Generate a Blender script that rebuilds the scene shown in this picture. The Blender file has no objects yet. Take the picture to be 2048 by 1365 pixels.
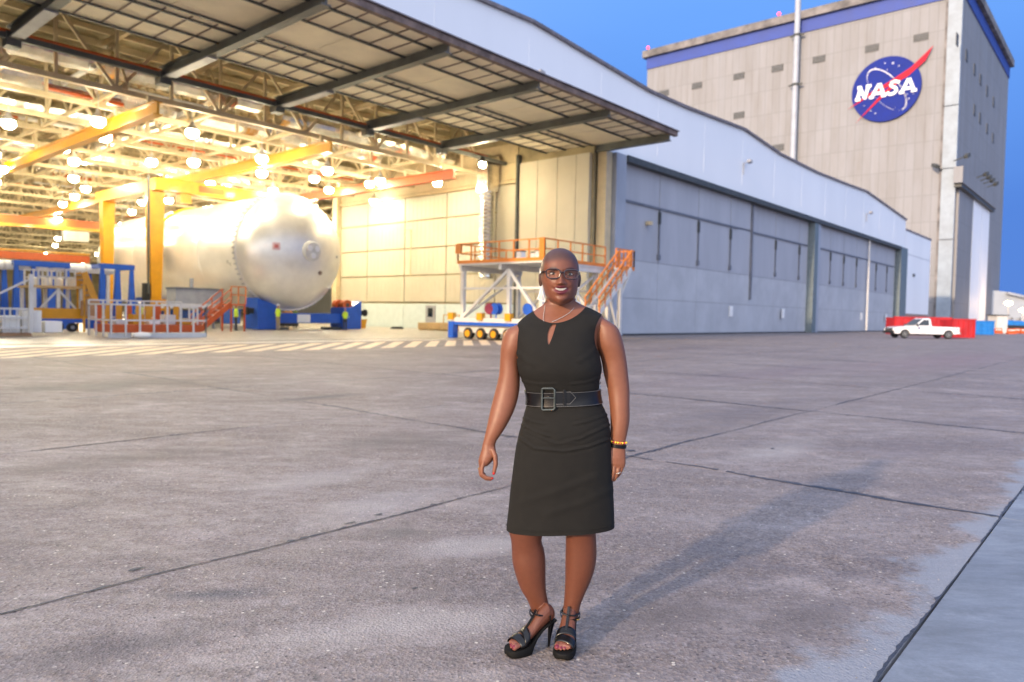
import bpy, bmesh, math, random
from mathutils import Vector, Matrix
random.seed(7)
S = bpy.context.scene
COL = S.collection
rad = math.radians

# ------------------------------------------------------------------ camera
CAM_H = 1.44
FPX, CX, CY = 1450.0, 1024.0, 682.5            # focal length and centre in photo pixels
ROLL, PITCH = rad(1.15), math.atan(52.5/1450)
fw = Vector((0, math.cos(PITCH), -math.sin(PITCH)))
r0 = Vector((1, 0, 0)); u0 = r0.cross(fw)
RI = math.cos(ROLL)*r0 + math.sin(ROLL)*u0
UP = RI.cross(fw)
CAMP = Vector((0, 0, CAM_H))
cam_d = bpy.data.cameras.new('camera'); cam = bpy.data.objects.new('camera', cam_d); COL.objects.link(cam)
cam.matrix_world = Matrix(((RI.x, UP.x, -fw.x, 0), (RI.y, UP.y, -fw.y, 0), (RI.z, UP.z, -fw.z, CAM_H), (0, 0, 0, 1)))
cam_d.sensor_width = 36; cam_d.lens = 36*FPX/2048
cam_d.clip_start = .05; cam_d.clip_end = 6000
cam_d.dof.use_dof = True; cam_d.dof.focus_distance = 3.03; cam_d.dof.aperture_fstop = 2.6
S.camera = cam

# ------------------------------------------------------------------ sky, sun, exposure
SUN_AZ, SUN_EL = 40.0, 16.5                      # direction the light travels to (azimuth) and its height
w = bpy.data.worlds.new('World'); S.world = w; w.use_nodes = True
nt = w.node_tree; bg = nt.nodes['Background']
sky = nt.nodes.new('ShaderNodeTexSky'); sky.sky_type = 'NISHITA'; sky.sun_disc = False
sky.sun_elevation = rad(SUN_EL); sky.sun_rotation = rad(SUN_AZ+180)
sky.air_density = 1.0; sky.dust_density = 0.8; sky.ozone_density = 3.0
# dusk: the half of the sky away from the set sun is the clear deep blue of the photograph
def _wn(t, **k):
    n = nt.nodes.new(t)
    for a_, v_ in k.items(): setattr(n, a_, v_)
    return n
tc = _wn('ShaderNodeTexCoord')
dt = _wn('ShaderNodeVectorMath', operation='DOT_PRODUCT'); dt.inputs[1].default_value = (math.sin(rad(SUN_AZ)), math.cos(rad(SUN_AZ)), 0); nt.links.new(tc.outputs['Generated'], dt.inputs[0])
fa = _wn('ShaderNodeMapRange', interpolation_type='SMOOTHSTEP'); fa.inputs[1].default_value = -.55; fa.inputs[2].default_value = .30; nt.links.new(dt.outputs['Value'], fa.inputs[0])
sz = _wn('ShaderNodeSeparateXYZ'); nt.links.new(tc.outputs['Generated'], sz.inputs[0])
ns = _wn('ShaderNodeTexNoise'); ns.inputs['Scale'].default_value = 2.2; ns.inputs['Detail'].default_value = 6
mpn = _wn('ShaderNodeMapping'); mpn.inputs['Scale'].default_value = (1, 1, 5); nt.links.new(tc.outputs['Generated'], mpn.inputs[0]); nt.links.new(mpn.outputs[0], ns.inputs['Vector'])
el = _wn('ShaderNodeMath', operation='MULTIPLY_ADD'); el.inputs[1].default_value = .09; nt.links.new(ns.outputs['Fac'], el.inputs[0]); nt.links.new(sz.outputs[2], el.inputs[2])
rp = _wn('ShaderNodeValToRGB'); nt.links.new(el.outputs[0], rp.inputs[0])
SKYK = 1.38
for i_, (p_, c_) in enumerate(((.0, (.095, .215, .60)), (.16, (.085, .22, .66)), (.34, (.125, .32, .84)), (.55, (.175, .42, .97)), (1.0, (.13, .32, .80)))):
    e_ = rp.color_ramp.elements[i_] if i_ < 2 else rp.color_ramp.elements.new(p_)
    e_.position = p_; e_.color = (*[x_ for x_ in c_], 1)
rp.color_ramp.elements[0].position = 0
sk = _wn('ShaderNodeMix', data_type='RGBA', blend_type='MULTIPLY'); sk.inputs[0].default_value = 1; sk.inputs[7].default_value = (SKYK, SKYK, SKYK, 1); nt.links.new(rp.outputs[0], sk.inputs[6])
# the sky pales evenly from the blue in view towards the side of the low sun
GL = rad(SUN_AZ+180); dg_ = _wn('ShaderNodeVectorMath', operation='DOT_PRODUCT'); dg_.inputs[1].default_value = (math.sin(GL), math.cos(GL), 0); nt.links.new(tc.outputs['Generated'], dg_.inputs[0])
fg = _wn('ShaderNodeMapRange', interpolation_type='SMOOTHSTEP'); fg.inputs[1].default_value = -.85; fg.inputs[2].default_value = .95; nt.links.new(dg_.outputs['Value'], fg.inputs[0])
sg = _wn('ShaderNodeMix', data_type='RGBA'); sg.inputs[7].default_value = (2.40, 2.48, 2.80, 1); nt.links.new(fg.outputs[0], sg.inputs[0]); nt.links.new(sk.outputs[2], sg.inputs[6])
fb_ = _wn('ShaderNodeMapRange'); fb_.inputs[3].default_value = .80; fb_.inputs[4].default_value = 1.0; nt.links.new(fa.outputs[0], fb_.inputs[0])
mx = _wn('ShaderNodeMix', data_type='RGBA'); nt.links.new(fb_.outputs[0], mx.inputs[0]); tn = _wn('ShaderNodeMix', data_type='RGBA', blend_type='MULTIPLY'); tn.inputs[0].default_value = 1; tn.inputs[7].default_value = (1.35, 1.08, .92, 1); nt.links.new(sky.outputs[0], tn.inputs[6]); nt.links.new(tn.outputs[2], mx.inputs[6]); nt.links.new(sg.outputs[2], mx.inputs[7])
nt.links.new(mx.outputs[2], bg.inputs[0]); bg.inputs[1].default_value = 0.15
sd = bpy.data.lights.new('sun', 'SUN'); so = bpy.data.objects.new('sun', sd); COL.objects.link(so)
sd.energy = 0.85; sd.angle = rad(1.6); sd.color = (1, .74, .47)
_d = Vector((math.sin(rad(SUN_AZ))*math.cos(rad(SUN_EL)), math.cos(rad(SUN_AZ))*math.cos(rad(SUN_EL)), -math.sin(rad(SUN_EL))))
so.rotation_euler = _d.to_track_quat('-Z', 'Y').to_euler(); so.location = (-6, -8, 5)
vs = S.view_settings; vs.view_transform = 'Standard'; vs.look = 'None'; vs.exposure = 2.45; vs.gamma = 1; vs.use_curve_mapping = False
S.render.engine = 'CYCLES'; S.cycles.use_denoising = True
S.cycles.max_bounces = 6; S.cycles.diffuse_bounces = 3; S.cycles.sample_clamp_indirect = 8
S.cycles.caustics_reflective = False; S.cycles.caustics_refractive = False

# ------------------------------------------------------------------ helpers
AZ = rad(41.0)                                   # the hangar front runs along u; v runs into the hangar
SA, CA = math.sin(AZ), math.cos(AZ)
def W(u, v, z=0.0): return Vector((u*SA - v*CA, u*CA + v*SA, z))
RUV = Matrix(((SA, -CA, 0), (CA, SA, 0), (0, 0, 1)))     # columns: u, v, z axes in the world
UA, VA, ZA = RUV.col[0].copy(), RUV.col[1].copy(), Vector((0, 0, 1))
def ray(px, py): return fw + RI*((px-CX)/FPX) - UP*((py-CY)/FPX)
def at_y(px, py, y): d = ray(px, py); return CAMP + d*(y/d.y)
def at_v(px, py, v): d = ray(px, py); return CAMP + d*(v/d.dot(VA))
def at_z(px, py, z=0.0): d = ray(px, py); return CAMP + d*((z-CAM_H)/d.z)

MATS = {}
def mat(name, col, rough=.6, metal=0.0, var=.12, scale=2.0, bump=0.0, bscale=40.0, emit=0.0, spec=.5, coat=0.0, stretch=None, col2=None, thr=None):
    m = bpy.data.materials.new(name); m.use_nodes = True; t = m.node_tree; N = t.nodes; L = t.links
    b = N['Principled BSDF']; b.inputs['Roughness'].default_value = rough; b.inputs['Metallic'].default_value = metal
    b.inputs['Specular IOR Level'].default_value = spec; b.inputs['Coat Weight'].default_value = coat
    b.inputs['Coat Roughness'].default_value = .08
    if emit:
        b.inputs['Base Color'].default_value = (*col, 1)
        b.inputs['Emission Color'].default_value = (*col, 1); b.inputs['Emission Strength'].default_value = emit
    else:
        g = N.new('ShaderNodeNewGeometry'); src = g.outputs['Position']
        if stretch:
            mp = N.new('ShaderNodeMapping'); mp.inputs['Scale'].default_value = stretch; L.new(src, mp.inputs[0]); src = mp.outputs[0]
        n = N.new('ShaderNodeTexNoise'); n.inputs['Scale'].default_value = scale; n.inputs['Detail'].default_value = 6; n.inputs['Roughness'].default_value = .62
        L.new(src, n.inputs['Vector'])
        r = N.new('ShaderNodeValToRGB'); L.new(n.outputs['Fac'], r.inputs[0])
        a, c = (tuple(x*(1-var) for x in col), tuple(min(1, x*(1+var)) for x in col)) if col2 is None else (col2, col)
        lo, hi = thr or (.35, .65)
        r.color_ramp.elements[0].position = lo; r.color_ramp.elements[1].position = hi
        r.color_ramp.elements[0].color = (*a, 1); r.color_ramp.elements[1].color = (*c, 1)
        L.new(r.outputs[0], b.inputs['Base Color'])
        rr = N.new('ShaderNodeMapRange'); rr.inputs[3].default_value = max(0, rough-.07); rr.inputs[4].default_value = min(1, rough+.07)
        L.new(n.outputs['Fac'], rr.inputs[0]); L.new(rr.outputs[0], b.inputs['Roughness'])
        if bump:
            n2 = N.new('ShaderNodeTexNoise'); n2.inputs['Scale'].default_value = bscale; n2.inputs['Detail'].default_value = 4
            L.new(g.outputs['Position'], n2.inputs['Vector'])
            bp = N.new('ShaderNodeBump'); bp.inputs['Strength'].default_value = bump; bp.inputs['Distance'].default_value = .02
            L.new(n2.outputs['Fac'], bp.inputs['Height']); L.new(bp.outputs[0], b.inputs['Normal'])
    MATS[name] = m
    return m

WM = {}                                          # world matrices of everything built
def put(name, data, parent=None, M=None, m=None):
    o = bpy.data.objects.new(name, data); COL.objects.link(o)
    M = M or Matrix.Identity(4)
    if parent is not None:
        o.parent = parent; o.matrix_parent_inverse = WM[parent.name].inverted()
    o.matrix_basis = M; WM[o.name] = M
    if m is not None and data is not None:
        if len(data.materials) == 0: data.materials.append(m)
    return o
def thing(name, label, cat, loc=(0, 0, 0), group=None, rot=None):
    M = Matrix.Translation(Vector(loc))
    if rot is not None: M = M @ Matrix.Rotation(rot, 4, 'Z')
    o = put(name, None, None, M); o.empty_display_size = .3
    return tag(o, label, cat, group)
def tag(o, label, cat, group=None):
    o['label'] = label; o['category'] = cat
    if group: o['group'] = group
    return o
def structure(o): o['kind'] = 'structure'; return o
def copy_tree(o, M, parent=None, src=None):
    """copy a thing with its parts; M = world shift applied to all of them"""
    c = o.copy(); COL.objects.link(c)
    WM[c.name] = M @ WM[o.name]
    if parent is None: c.matrix_basis = WM[c.name]
    else:
        c.parent = parent; c.matrix_parent_inverse = WM[parent.name].inverted(); c.matrix_basis = WM[c.name]
    for ch in o.children: copy_tree(ch, M, c)
    return c

CUBE = {}
def cube_mesh(m):
    if m.name not in CUBE:
        me = bpy.data.meshes.new('box_'+m.name)
        v = [(x, y, z) for x in (-.5, .5) for y in (-.5, .5) for z in (-.5, .5)]
        me.from_pydata(v, [], [(0, 1, 3, 2), (4, 6, 7, 5), (0, 4, 5, 1), (2, 3, 7, 6), (0, 2, 6, 4), (1, 5, 7, 3)])
        me.materials.append(m); CUBE[m.name] = me
    return CUBE[m.name]
def frame4(x, y, z, o):
    return Matrix(((x.x, y.x, z.x, o.x), (x.y, y.y, z.y, o.y), (x.z, y.z, z.z, o.z), (0, 0, 0, 1)))
def bar(name, p0, p1, w_, h_, m, parent, up=ZA):
    """box between two world points, its mesh shared by all boxes of the material"""
    p0, p1 = Vector(p0), Vector(p1); d = p1-p0; l = d.length; d = d/l
    up = Vector(up)
    if abs(d.dot(up)) > .999: up = UA if abs(d.dot(UA)) < .9 else VA
    s = d.cross(up).normalized(); t = s.cross(d)
    return put(name, cube_mesh(m), parent, frame4(d*l, s*w_, t*h_, (p0+p1)/2))
def ubox(name, u0_, u1_, v0_, v1_, z0, z1, m, parent):
    return put(name, cube_mesh(m), parent, frame4(UA*(u1_-u0_), VA*(v1_-v0_), ZA*(z1-z0), W((u0_+u1_)/2, (v0_+v1_)/2, (z0+z1)/2)))

class MB:
    """collects geometry (world coordinates) for ONE mesh object"""
    def __init__(s): s.v = []; s.f = []; s.mi = []; s.k = 0
    def add(s, vs, fs):
        b = len(s.v); s.v += [tuple(x) for x in vs]
        for f in fs: s.f.append([i+b for i in f]); s.mi.append(s.k)
    def box(s, p0, p1, w_, h_, up=ZA):
        p0, p1 = Vector(p0), Vector(p1); d = (p1-p0).normalized(); up = Vector(up)
        if abs(d.dot(up)) > .999: up = UA if abs(d.dot(UA)) < .9 else VA
        a = d.cross(up).normalized()*w_/2; t = a.cross(d).normalized()*h_/2
        vs_ = [p+i*a+j*t for p in (p0, p1) for i in (-1, 1) for j in (-1, 1)]
        s.add(vs_, [(0, 1, 3, 2), (4, 6, 7, 5), (0, 4, 5, 1), (2, 3, 7, 6), (0, 2, 6, 4), (1, 5, 7, 3)])
    def ub(s, u0_, u1_, v0_, v1_, z0, z1): s.box(W(u0_, (v0_+v1_)/2, (z0+z1)/2), W(u1_, (v0_+v1_)/2, (z0+z1)/2), abs(v1_-v0_), z1-z0)
    def tube(s, pts, r, n=8, cap=True):
        pts = [Vector(p) for p in pts]; rs = r if isinstance(r, (list, tuple)) else [r]*len(pts)
        rings = []; prev = None
        for i, p in enumerate(pts):
            d = (pts[min(i+1, len(pts)-1)]-pts[max(i-1, 0)]).normalized()
            if prev is None:
                a = d.cross(ZA if abs(d.z) < .9 else Vector((1, 0, 0))).normalized()
            else:
                a = (prev - d*prev.dot(d)).normalized()
            prev = a; b = d.cross(a)
            rings.append([p + (a*math.cos(2*math.pi*k/n)+b*math.sin(2*math.pi*k/n))*rs[i] for k in range(n)])
        s.rings(rings, cap)
    def rings(s, rings, cap=True, close=True):
        n = len(rings[0]); vs_ = [p for R in rings for p in R]; fs = []
        for i in range(len(rings)-1):
            for k in range(n if close else n-1):
                a, b = i*n+k, i*n+(k+1) % n
                fs.append((a, b, b+n, a+n))
        if cap: fs.append(tuple(range(n-1, -1, -1))); fs.append(tuple(range((len(rings)-1)*n, len(rings)*n)))
        s.add(vs_, fs)
    def prism(s, poly, d):
        n = len(poly); d = Vector(d); vs_ = [Vector(p) for p in poly]+[Vector(p)+d for p in poly]
        s.add(vs_, [tuple(range(n)), tuple(range(2*n-1, n-1, -1))]+[(k, k+n, (k+1) % n+n, (k+1) % n) for k in range(n)])
    def sphere(s, c, r, n=12, m=8, sc=(1, 1, 1)):
        c = Vector(c); rings = []
        for i in range(1, m):
            t = math.pi*i/m
            rings.append([c+Vector((r*sc[0]*math.sin(t)*math.cos(2*math.pi*k/n), r*sc[1]*math.sin(t)*math.sin(2*math.pi*k/n), r*sc[2]*math.cos(t))) for k in range(n)])
        b = len(s.v); s.rings(rings, False)
        s.v.append(tuple(c+Vector((0, 0, r*sc[2])))); s.v.append(tuple(c-Vector((0, 0, r*sc[2]))))
        t0 = len(s.v)-2; l = b+(m-2)*n
        for k in range(n):
            s.f.append([t0, b+(k+1) % n, b+k]); s.mi.append(s.k); s.f.append([t0+1, l+k, l+(k+1) % n]); s.mi.append(s.k)
    def lathe(s, c, axis, prof, n=24):
        """prof: (distance along axis, radius)"""
        c = Vector(c); axis = Vector(axis).normalized(); a = axis.cross(ZA if abs(axis.z) < .9 else Vector((1, 0, 0))).normalized(); b = axis.cross(a)
        s.rings([[c+axis*t+(a*math.cos(2*math.pi*k/n)+b*math.sin(2*math.pi*k/n))*max(r, 1e-4) for k in range(n)] for t, r in prof], True)
    def build(s, name, m, parent=None, smooth=False, bevel=0, angle=40):
        me = bpy.data.meshes.new(name); me.from_pydata(s.v, [], s.f)
        ms = m if isinstance(m, (list, tuple)) else [m]
        for x in ms: me.materials.append(x)
        if len(ms) > 1: me.polygons.foreach_set('material_index', s.mi)
        bm = bmesh.new(); bm.from_mesh(me); bmesh.ops.recalc_face_normals(bm, faces=bm.faces); bm.to_mesh(me); bm.free()
        # origin at the middle of the base
        n = len(s.v); cxm = Vector((sum(p[0] for p in s.v)/n, sum(p[1] for p in s.v)/n, min(p[2] for p in s.v)))
        me.transform(Matrix.Translation(-cxm))
        if smooth:
            me.polygons.foreach_set('use_smooth', [True]*len(me.polygons))
            try: me.set_sharp_from_angle(angle=rad(angle))
            except Exception: pass
        me.update()
        o = put(name, me, parent, Matrix.Translation(cxm))
        if bevel:
            md = o.modifiers.new('bevel', 'BEVEL'); md.width = bevel; md.segments = 2; md.limit_method = 'ANGLE'
        return o

# ------------------------------------------------------------------ materials
m_white = mat('white_cladding', (.83, .84, .86), .55, var=.03, scale=.12, stretch=(1, 1, .25))
m_edge = mat('roof_edge_metal', (.17, .15, .16), .6, var=.3)
m_dark = mat('dark_steel', (.055, .06, .06), .6, var=.25)
m_canopysteel = mat('canopy_steel', (.10, .105, .10), .55, var=.25, scale=.8)
m_rust = mat('rusty_steel', (.16, .115, .10), .8, var=.4, scale=1.5)
m_grey = mat('grey_steel', (.30, .31, .34), .5, var=.12)
m_greycol = mat('grey_column_paint', (.33, .36, .42), .5, var=.1, scale=.4)
m_tan = mat('tan_steel', (.56, .46, .29), .55, var=.15, scale=.6)
m_deck = mat('roof_deck', (.30, .25, .145), .8, var=.3, scale=.35)
m_foil = mat('silver_foil', (.75, .73, .68), .24, metal=1, var=.2, scale=1.2, bump=.8, bscale=3)
m_cream = mat('cream_wall_panel', (.50, .46, .36), .6, var=.07, scale=.3)
m_wains = mat('pale_blue_wainscot', (.53, .62, .62), .55, var=.05)
m_canopy = mat('weathered_canopy_sheet', (.78, .70, .53), .8, var=.10, scale=.35, bump=.3)
m_yellow = mat('crane_yellow', (.58, .27, .006), .4, var=.08, coat=.2)
m_orange = mat('safety_orange', (.50, .085, .010), .45, var=.1)
m_railorange = mat('rail_orange', (.64, .20, .028), .45, var=.1)
m_blue = mat('equipment_blue', (.012, .085, .45), .4, var=.1, coat=.2)
m_black = mat('black_rubber', (.012, .012, .013), .6, var=.2)
m_wsteel = mat('white_steel', (.58, .57, .55), .45, var=.08)
m_alu = mat('mill_aluminium', (.80, .78, .74), .30, metal=.35, var=.10, scale=.22, stretch=(1, 1, 1.5))
m_alu2 = mat('dome_aluminium', (.74, .72, .68), .34, metal=.5, var=.16, scale=.35, bump=.15, bscale=.8)
m_wood = mat('pale_timber', (.52, .36, .17), .7, var=.2, scale=2, stretch=(3, 3, 14))
m_card = mat('brown_cardboard', (.33, .19, .10), .8, var=.15)
m_hivis = mat('hi_vis_yellow', (.55, .75, .04), .7, var=.1)
m_trouser = mat('dark_trousers', (.035, .04, .055), .8, var=.2)
m_khaki = mat('khaki_trousers', (.30, .24, .15), .8, var=.2)
m_helmet = mat('white_helmet', (.8, .8, .78), .3, var=.03)
m_skinw = mat('worker_skin', (.34, .18, .11), .6, var=.1)
m_red = mat('red_container_paint', (.42, .016, .02), .5, var=.2, scale=.8)
m_cblue = mat('blue_container_paint', (.012, .17, .52), .5, var=.15)
m_glass = mat('dark_glass', (.02, .025, .03), .08, var=.1, spec=.8)
m_lampglow = mat('lamp_glow', (1, .87, .60), emit=42)
m_flood = mat('flood_glow', (1, .80, .48), emit=90)
m_red_glow = mat('red_beacon_glow', (1, .04, .06), emit=1.2)
m_warmglow = mat('street_lamp_glow', (1, .62, .25), emit=14)
# ------------------------------------------------------------------ ground materials
def concrete(name, c1, c2, agg=.5, speck=True, blobs=(), bump=.5, rough=.62, cement=False):
    m = bpy.data.materials.new(name); m.use_nodes = True; t = m.node_tree; N = t.nodes; L = t.links; b = N['Principled BSDF']
    g = N.new('ShaderNodeNewGeometry'); P = g.outputs['Position']
    def noise(sc, det=6, ro=.6, vec=None):
        n = N.new('ShaderNodeTexNoise'); n.inputs['Scale'].default_value = sc; n.inputs['Detail'].default_value = det; n.inputs['Roughness'].default_value = ro
        L.new(vec or P, n.inputs['Vector']); return n.outputs['Fac']
    def rng(v, a, b_, c=0, d=1):
        n = N.new('ShaderNodeMapRange'); n.inputs[1].default_value = a; n.inputs[2].default_value = b_; n.inputs[3].default_value = c; n.inputs[4].default_value = d
        L.new(v, n.inputs[0]); return n.outputs[0]
    def mth(op, a, b_):
        n = N.new('ShaderNodeMath'); n.operation = op
        for i, x in enumerate((a, b_)):
            if isinstance(x, (int, float)): n.inputs[i].default_value = x
            else: L.new(x, n.inputs[i])
        return n.outputs[0]
    def mix(f, a, b_, typ='MIX'):
        n = N.new('ShaderNodeMix'); n.data_type = 'RGBA'; n.blend_type = typ
        for i, x in ((0, f), (6, a), (7, b_)):
            if isinstance(x, (int, float)): n.inputs[i].default_value = x
            elif isinstance(x, tuple): n.inputs[i].default_value = (*x, 1)
            else: L.new(x, n.inputs[i])
        return n.outputs[2]
    ms_ = N.new('ShaderNodeMapping'); ms_.inputs['Rotation'].default_value = (0, 0, -UAN); ms_.inputs['Scale'].default_value = (.55, 1.5, 1); L.new(P, ms_.inputs[0])
    big = rng(noise(.42, 8, .66, ms_.outputs[0]), .40, .62); mid = rng(noise(2.6, 8, .74, ms_.outputs[0]), .36, .66); fine = noise(60, 3)
    col = mix(big, c1, c2)
    col = mix(mth('MULTIPLY', mid, .72), col, tuple(x*.62 for x in c2))
    if agg: col = mix(mth('MULTIPLY', rng(noise(9, 6, .7), .50, .66), .55), col, tuple(x*.5 for x in c2))
    if agg: col = mix(mth('MULTIPLY', rng(noise(5.5, 7, .72), .54, .68), .5), col, tuple(min(1, x*1.5) for x in c1))
    # pale cement bloom and dark damp stains, each with a ragged outline of its own
    bloom = rng(noise(.8, 7, .7), .56, .68); col = mix(mth('MULTIPLY', bloom, .55), col, tuple(min(1, x*1.55) for x in c1))
    if agg:
        vo = N.new('ShaderNodeTexVoronoi'); vo.inputs['Scale'].default_value = 72; L.new(P, vo.inputs['Vector'])
        sp = N.new('ShaderNodeSeparateColor'); L.new(vo.outputs['Color'], sp.inputs[0])
        k = mth('MULTIPLY', rng(mid, 0, 1, .45, 1), agg)
        col = mix(k, col, mix(sp.outputs[1], mix(sp.outputs[0], tuple(x*.30 for x in c2), tuple(min(1, x*1.6) for x in c1)), mix(sp.outputs[2], (.10, .062, .048), (.36, .27, .20))))
        v2 = N.new('ShaderNodeTexVoronoi'); v2.inputs['Scale'].default_value = 34; L.new(P, v2.inputs['Vector'])
        s2 = N.new('ShaderNodeSeparateColor'); L.new(v2.outputs['Color'], s2.inputs[0])
        near = rng(v2.outputs['Distance'], .20, .30, 1, 0)
        col = mix(mth('MULTIPLY', near, rng(s2.outputs[1], .86, .88)), col, (.07, .055, .055))
        if speck: col = mix(mth('MULTIPLY', near, rng(s2.outputs[2], .985, .99)), col, (.55, .50, .42))
    dis = noise(1.3, 8, .72)
    for (c, ra, rb, an, colr, st) in blobs:
        mp = N.new('ShaderNodeMapping'); mp.vector_type = 'TEXTURE'; mp.inputs['Location'].default_value = (c[0], c[1], 0); mp.inputs['Rotation'].default_value = (0, 0, an); mp.inputs['Scale'].default_value = (ra, rb, 1)
        L.new(P, mp.inputs[0]); ln = N.new('ShaderNodeVectorMath'); ln.operation = 'LENGTH'
        fl = N.new('ShaderNodeVectorMath'); fl.operation = 'MULTIPLY'; fl.inputs[1].default_value = (1, 1, 0); L.new(mp.outputs[0], fl.inputs[0]); L.new(fl.outputs[0], ln.inputs[0])
        dd = mth('ADD', ln.outputs['Value'], mth('MULTIPLY', mth('SUBTRACT', dis, .5), 1.9))
        col = mix(mth('MULTIPLY', rng(dd, .25, 1.15, 1, 0), st), col, colr)
    if cement:                                    # smeared mortar along the walkway edge
        dv = N.new('ShaderNodeVectorMath'); dv.operation = 'DOT_PRODUCT'; dv.inputs[1].default_value = (-CA, SA, 0); L.new(P, dv.inputs[0])
        f = mth('SUBTRACT', dv.outputs['Value'], mth('MULTIPLY', mth('SUBTRACT', noise(1.1, 6, .65), .42), 1.5))
        col = mix(mth('MULTIPLY', rng(f, .70, .84, 1, 0), .8), col, (.25, .27, .305))
    col = mix(.22, col, mix(fine, (.1, .1, .1), (.9, .9, .9)), 'OVERLAY')
    L.new(col, b.inputs['Base Color'])
    L.new(rng(mid, 0, 1, rough-.12, rough+.12), b.inputs['Roughness'])
    h = mth('ADD', noise(140, 3), mth('MULTIPLY', mid, .8))
    if agg: h = mth('ADD', h, mth('MULTIPLY', vo.outputs['Distance'], 1.4))
    bp = N.new('ShaderNodeBump'); bp.inputs['Strength'].default_value = bump; bp.inputs['Distance'].default_value = .006
    L.new(h, bp.inputs['Height']); L.new(bp.outputs[0], b.inputs['Normal'])
    return m
def gp(px, py): p = at_z(px, py); return (p.x, p.y)
UAN = math.atan2(CA, SA)                          # angle of the u axis
stains = [(gp(1480, 830), 2.6, .7, UAN, (.10, .082, .082), .55), (gp(820, 880), 1.6, .55, UAN, (.105, .085, .08), .6), (gp(250, 920), 1.5, .5, UAN, (.115, .092, .082), .55), (gp(1350, 1230), .5, .22, .3, (.11, .09, .082), .55), (gp(1620, 1230), .42, .2, .6, (.10, .082, .076), .55), (gp(250, 1290), .5, .2, .5, (.09, .078, .082), .6), (gp(1560, 900), 1.0, .35, UAN, (.36, .33, .31), .5), (gp(620, 960), .9, .3, UAN, (.34, .31, .30), .45), (gp(950, 1090), .6, .2, .4, (.38, .35, .33), .5), (gp(215, 772), 3.1, 1.2, UAN, (.085, .075, .075), .75), (gp(640, 795), .9, .22, UAN, (.07, .06, .07), .7),
          (gp(800, 1065), .28, .20, 0, (.10, .085, .08), .55), (gp(420, 1190), .26, .09, .2, (.07, .07, .085), .7),
          (gp(1560, 745), 7, 1.1, UAN, (.17, .13, .135), .6), (gp(1900, 720), 12, 2.0, UAN, (.20, .14, .145), .65), (gp(1330, 700), 5, 1.2, UAN, (.16, .13, .13), .5),
          (gp(760, 1010), .8, .3, UAN, (.36, .34, .34), .35), (gp(830, 1250), .75, .22, .35, (.42, .38, .35), .5), (gp(1800, 900), 1.0, .4, UAN, (.16, .13, .13), .5)]
m_slab = concrete('aggregate_concrete', (.295, .258, .246), (.119, .102, .104), .58, blobs=stains, cement=True)
m_walk = concrete('smooth_walkway_concrete', (.225, .25, .285), (.175, .198, .235), 0, False, bump=.22, rough=.55)
m_floor = concrete('sealed_hangar_floor', (.50, .47, .42), (.42, .39, .35), 0, False, bump=.1, rough=.35)
m_tar = mat('tar_joint_filler', (.035, .04, .055), .55, var=.35, scale=9, bump=.5)
m_stripe = mat('worn_cream_paint', (.74, .58, .38), .6, var=.25, scale=1.4, col2=(.46, .38, .29), thr=(.32, .52))

# ------------------------------------------------------------------ ground
b_ = MB(); b_.add([(-3500, -3500, -.03), (3500, -3500, -.03), (3500, 3500, -.03), (-3500, 3500, -.03)], [(0, 1, 2, 3)])
apron = structure(b_.build('apron', m_slab))
vrows = [.75, 3.95, 8.23, 12.51, 16.79, 21.07, 25.35, 28.6]
ucols = [-9.6, -4.25]+[6.45+5.35*k for k in range(0, 11)]
for i in range(len(ucols)-1):
    for j in range(len(vrows)-1):
        if ucols[i+1] < .2*vrows[j]-1: continue
        q = MB(); g_ = .0018
        jz = random.uniform(-.0015, .0015)
        q.ub(ucols[i]+g_, ucols[i+1]-g_, vrows[j]+g_, vrows[j+1]-g_, -.05, 0+jz)
        q.build('concrete_slab', m_slab, apron)
walk = MB(); walk.add([W(-30, .742, -.026), W(120, .742, -.026), W(120, -40, -.026), W(-30, -40, -.026)], [(0, 1, 2, 3)])
walk = structure(walk.build('walkway', m_walk))
for i in range(len(ucols)-1):
    for j, (a, c) in enumerate(((-3.5, .742), (-7.8, -3.5))):
        q = MB(); q.ub(ucols[i]+.006, ucols[i+1]-.006, a+.006, c-.006, -.05, .003+random.uniform(-.001, .001)); q.build('walkway_slab', m_walk, walk)
far_apron = None
# tar that fills and overflows the joints
def sealant(p0, p1, wid, seed, gapiness=.35, step=.045):
    rn = random.Random(seed); p0, p1 = Vector(p0), Vector(p1); d = (p1-p0); l = d.length; d /= l; s = Vector((-d.y, d.x, 0))
    n = int(l/step); q = MB(); run = []
    ph = [rn.uniform(0, 9) for _ in range(4)]
    def flush():
        if len(run) > 1:
            vs_ = []; fs = []
            for (c, a, b2) in run: vs_ += [c+s*a, c-s*b2]
            for k in range(len(run)-1): fs.append((2*k, 2*k+1, 2*k+3, 2*k+2))
            q.add(vs_, fs)
        run.clear()
    for k in range(n+1):
        t = k*step
        e = .5+.5*math.sin(t*1.3+ph[0])*math.sin(t*.47+ph[1])+rn.uniform(-.22, .22)
        if e < gapiness*.75: flush(); continue
        sp_ = 2.2 if rn.random() < .06 else 1; a = wid*(.18+1.3*max(0, e-.25))*rn.uniform(.3, 1.6)*sp_; b2 = wid*(.18+.9*max(0, math.sin(t*.9+ph[2])))*rn.uniform(.3, 1.6)
        run.append((p0+d*t+s*(wid*.45*math.sin(t*2.1+ph[3])+wid*.3*math.sin(t*5.3+ph[0]))+Vector((0, 0, .0035)), a, b2))
    flush()
    if q.f: return q.build('joint_sealant', m_tar, apron)
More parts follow.
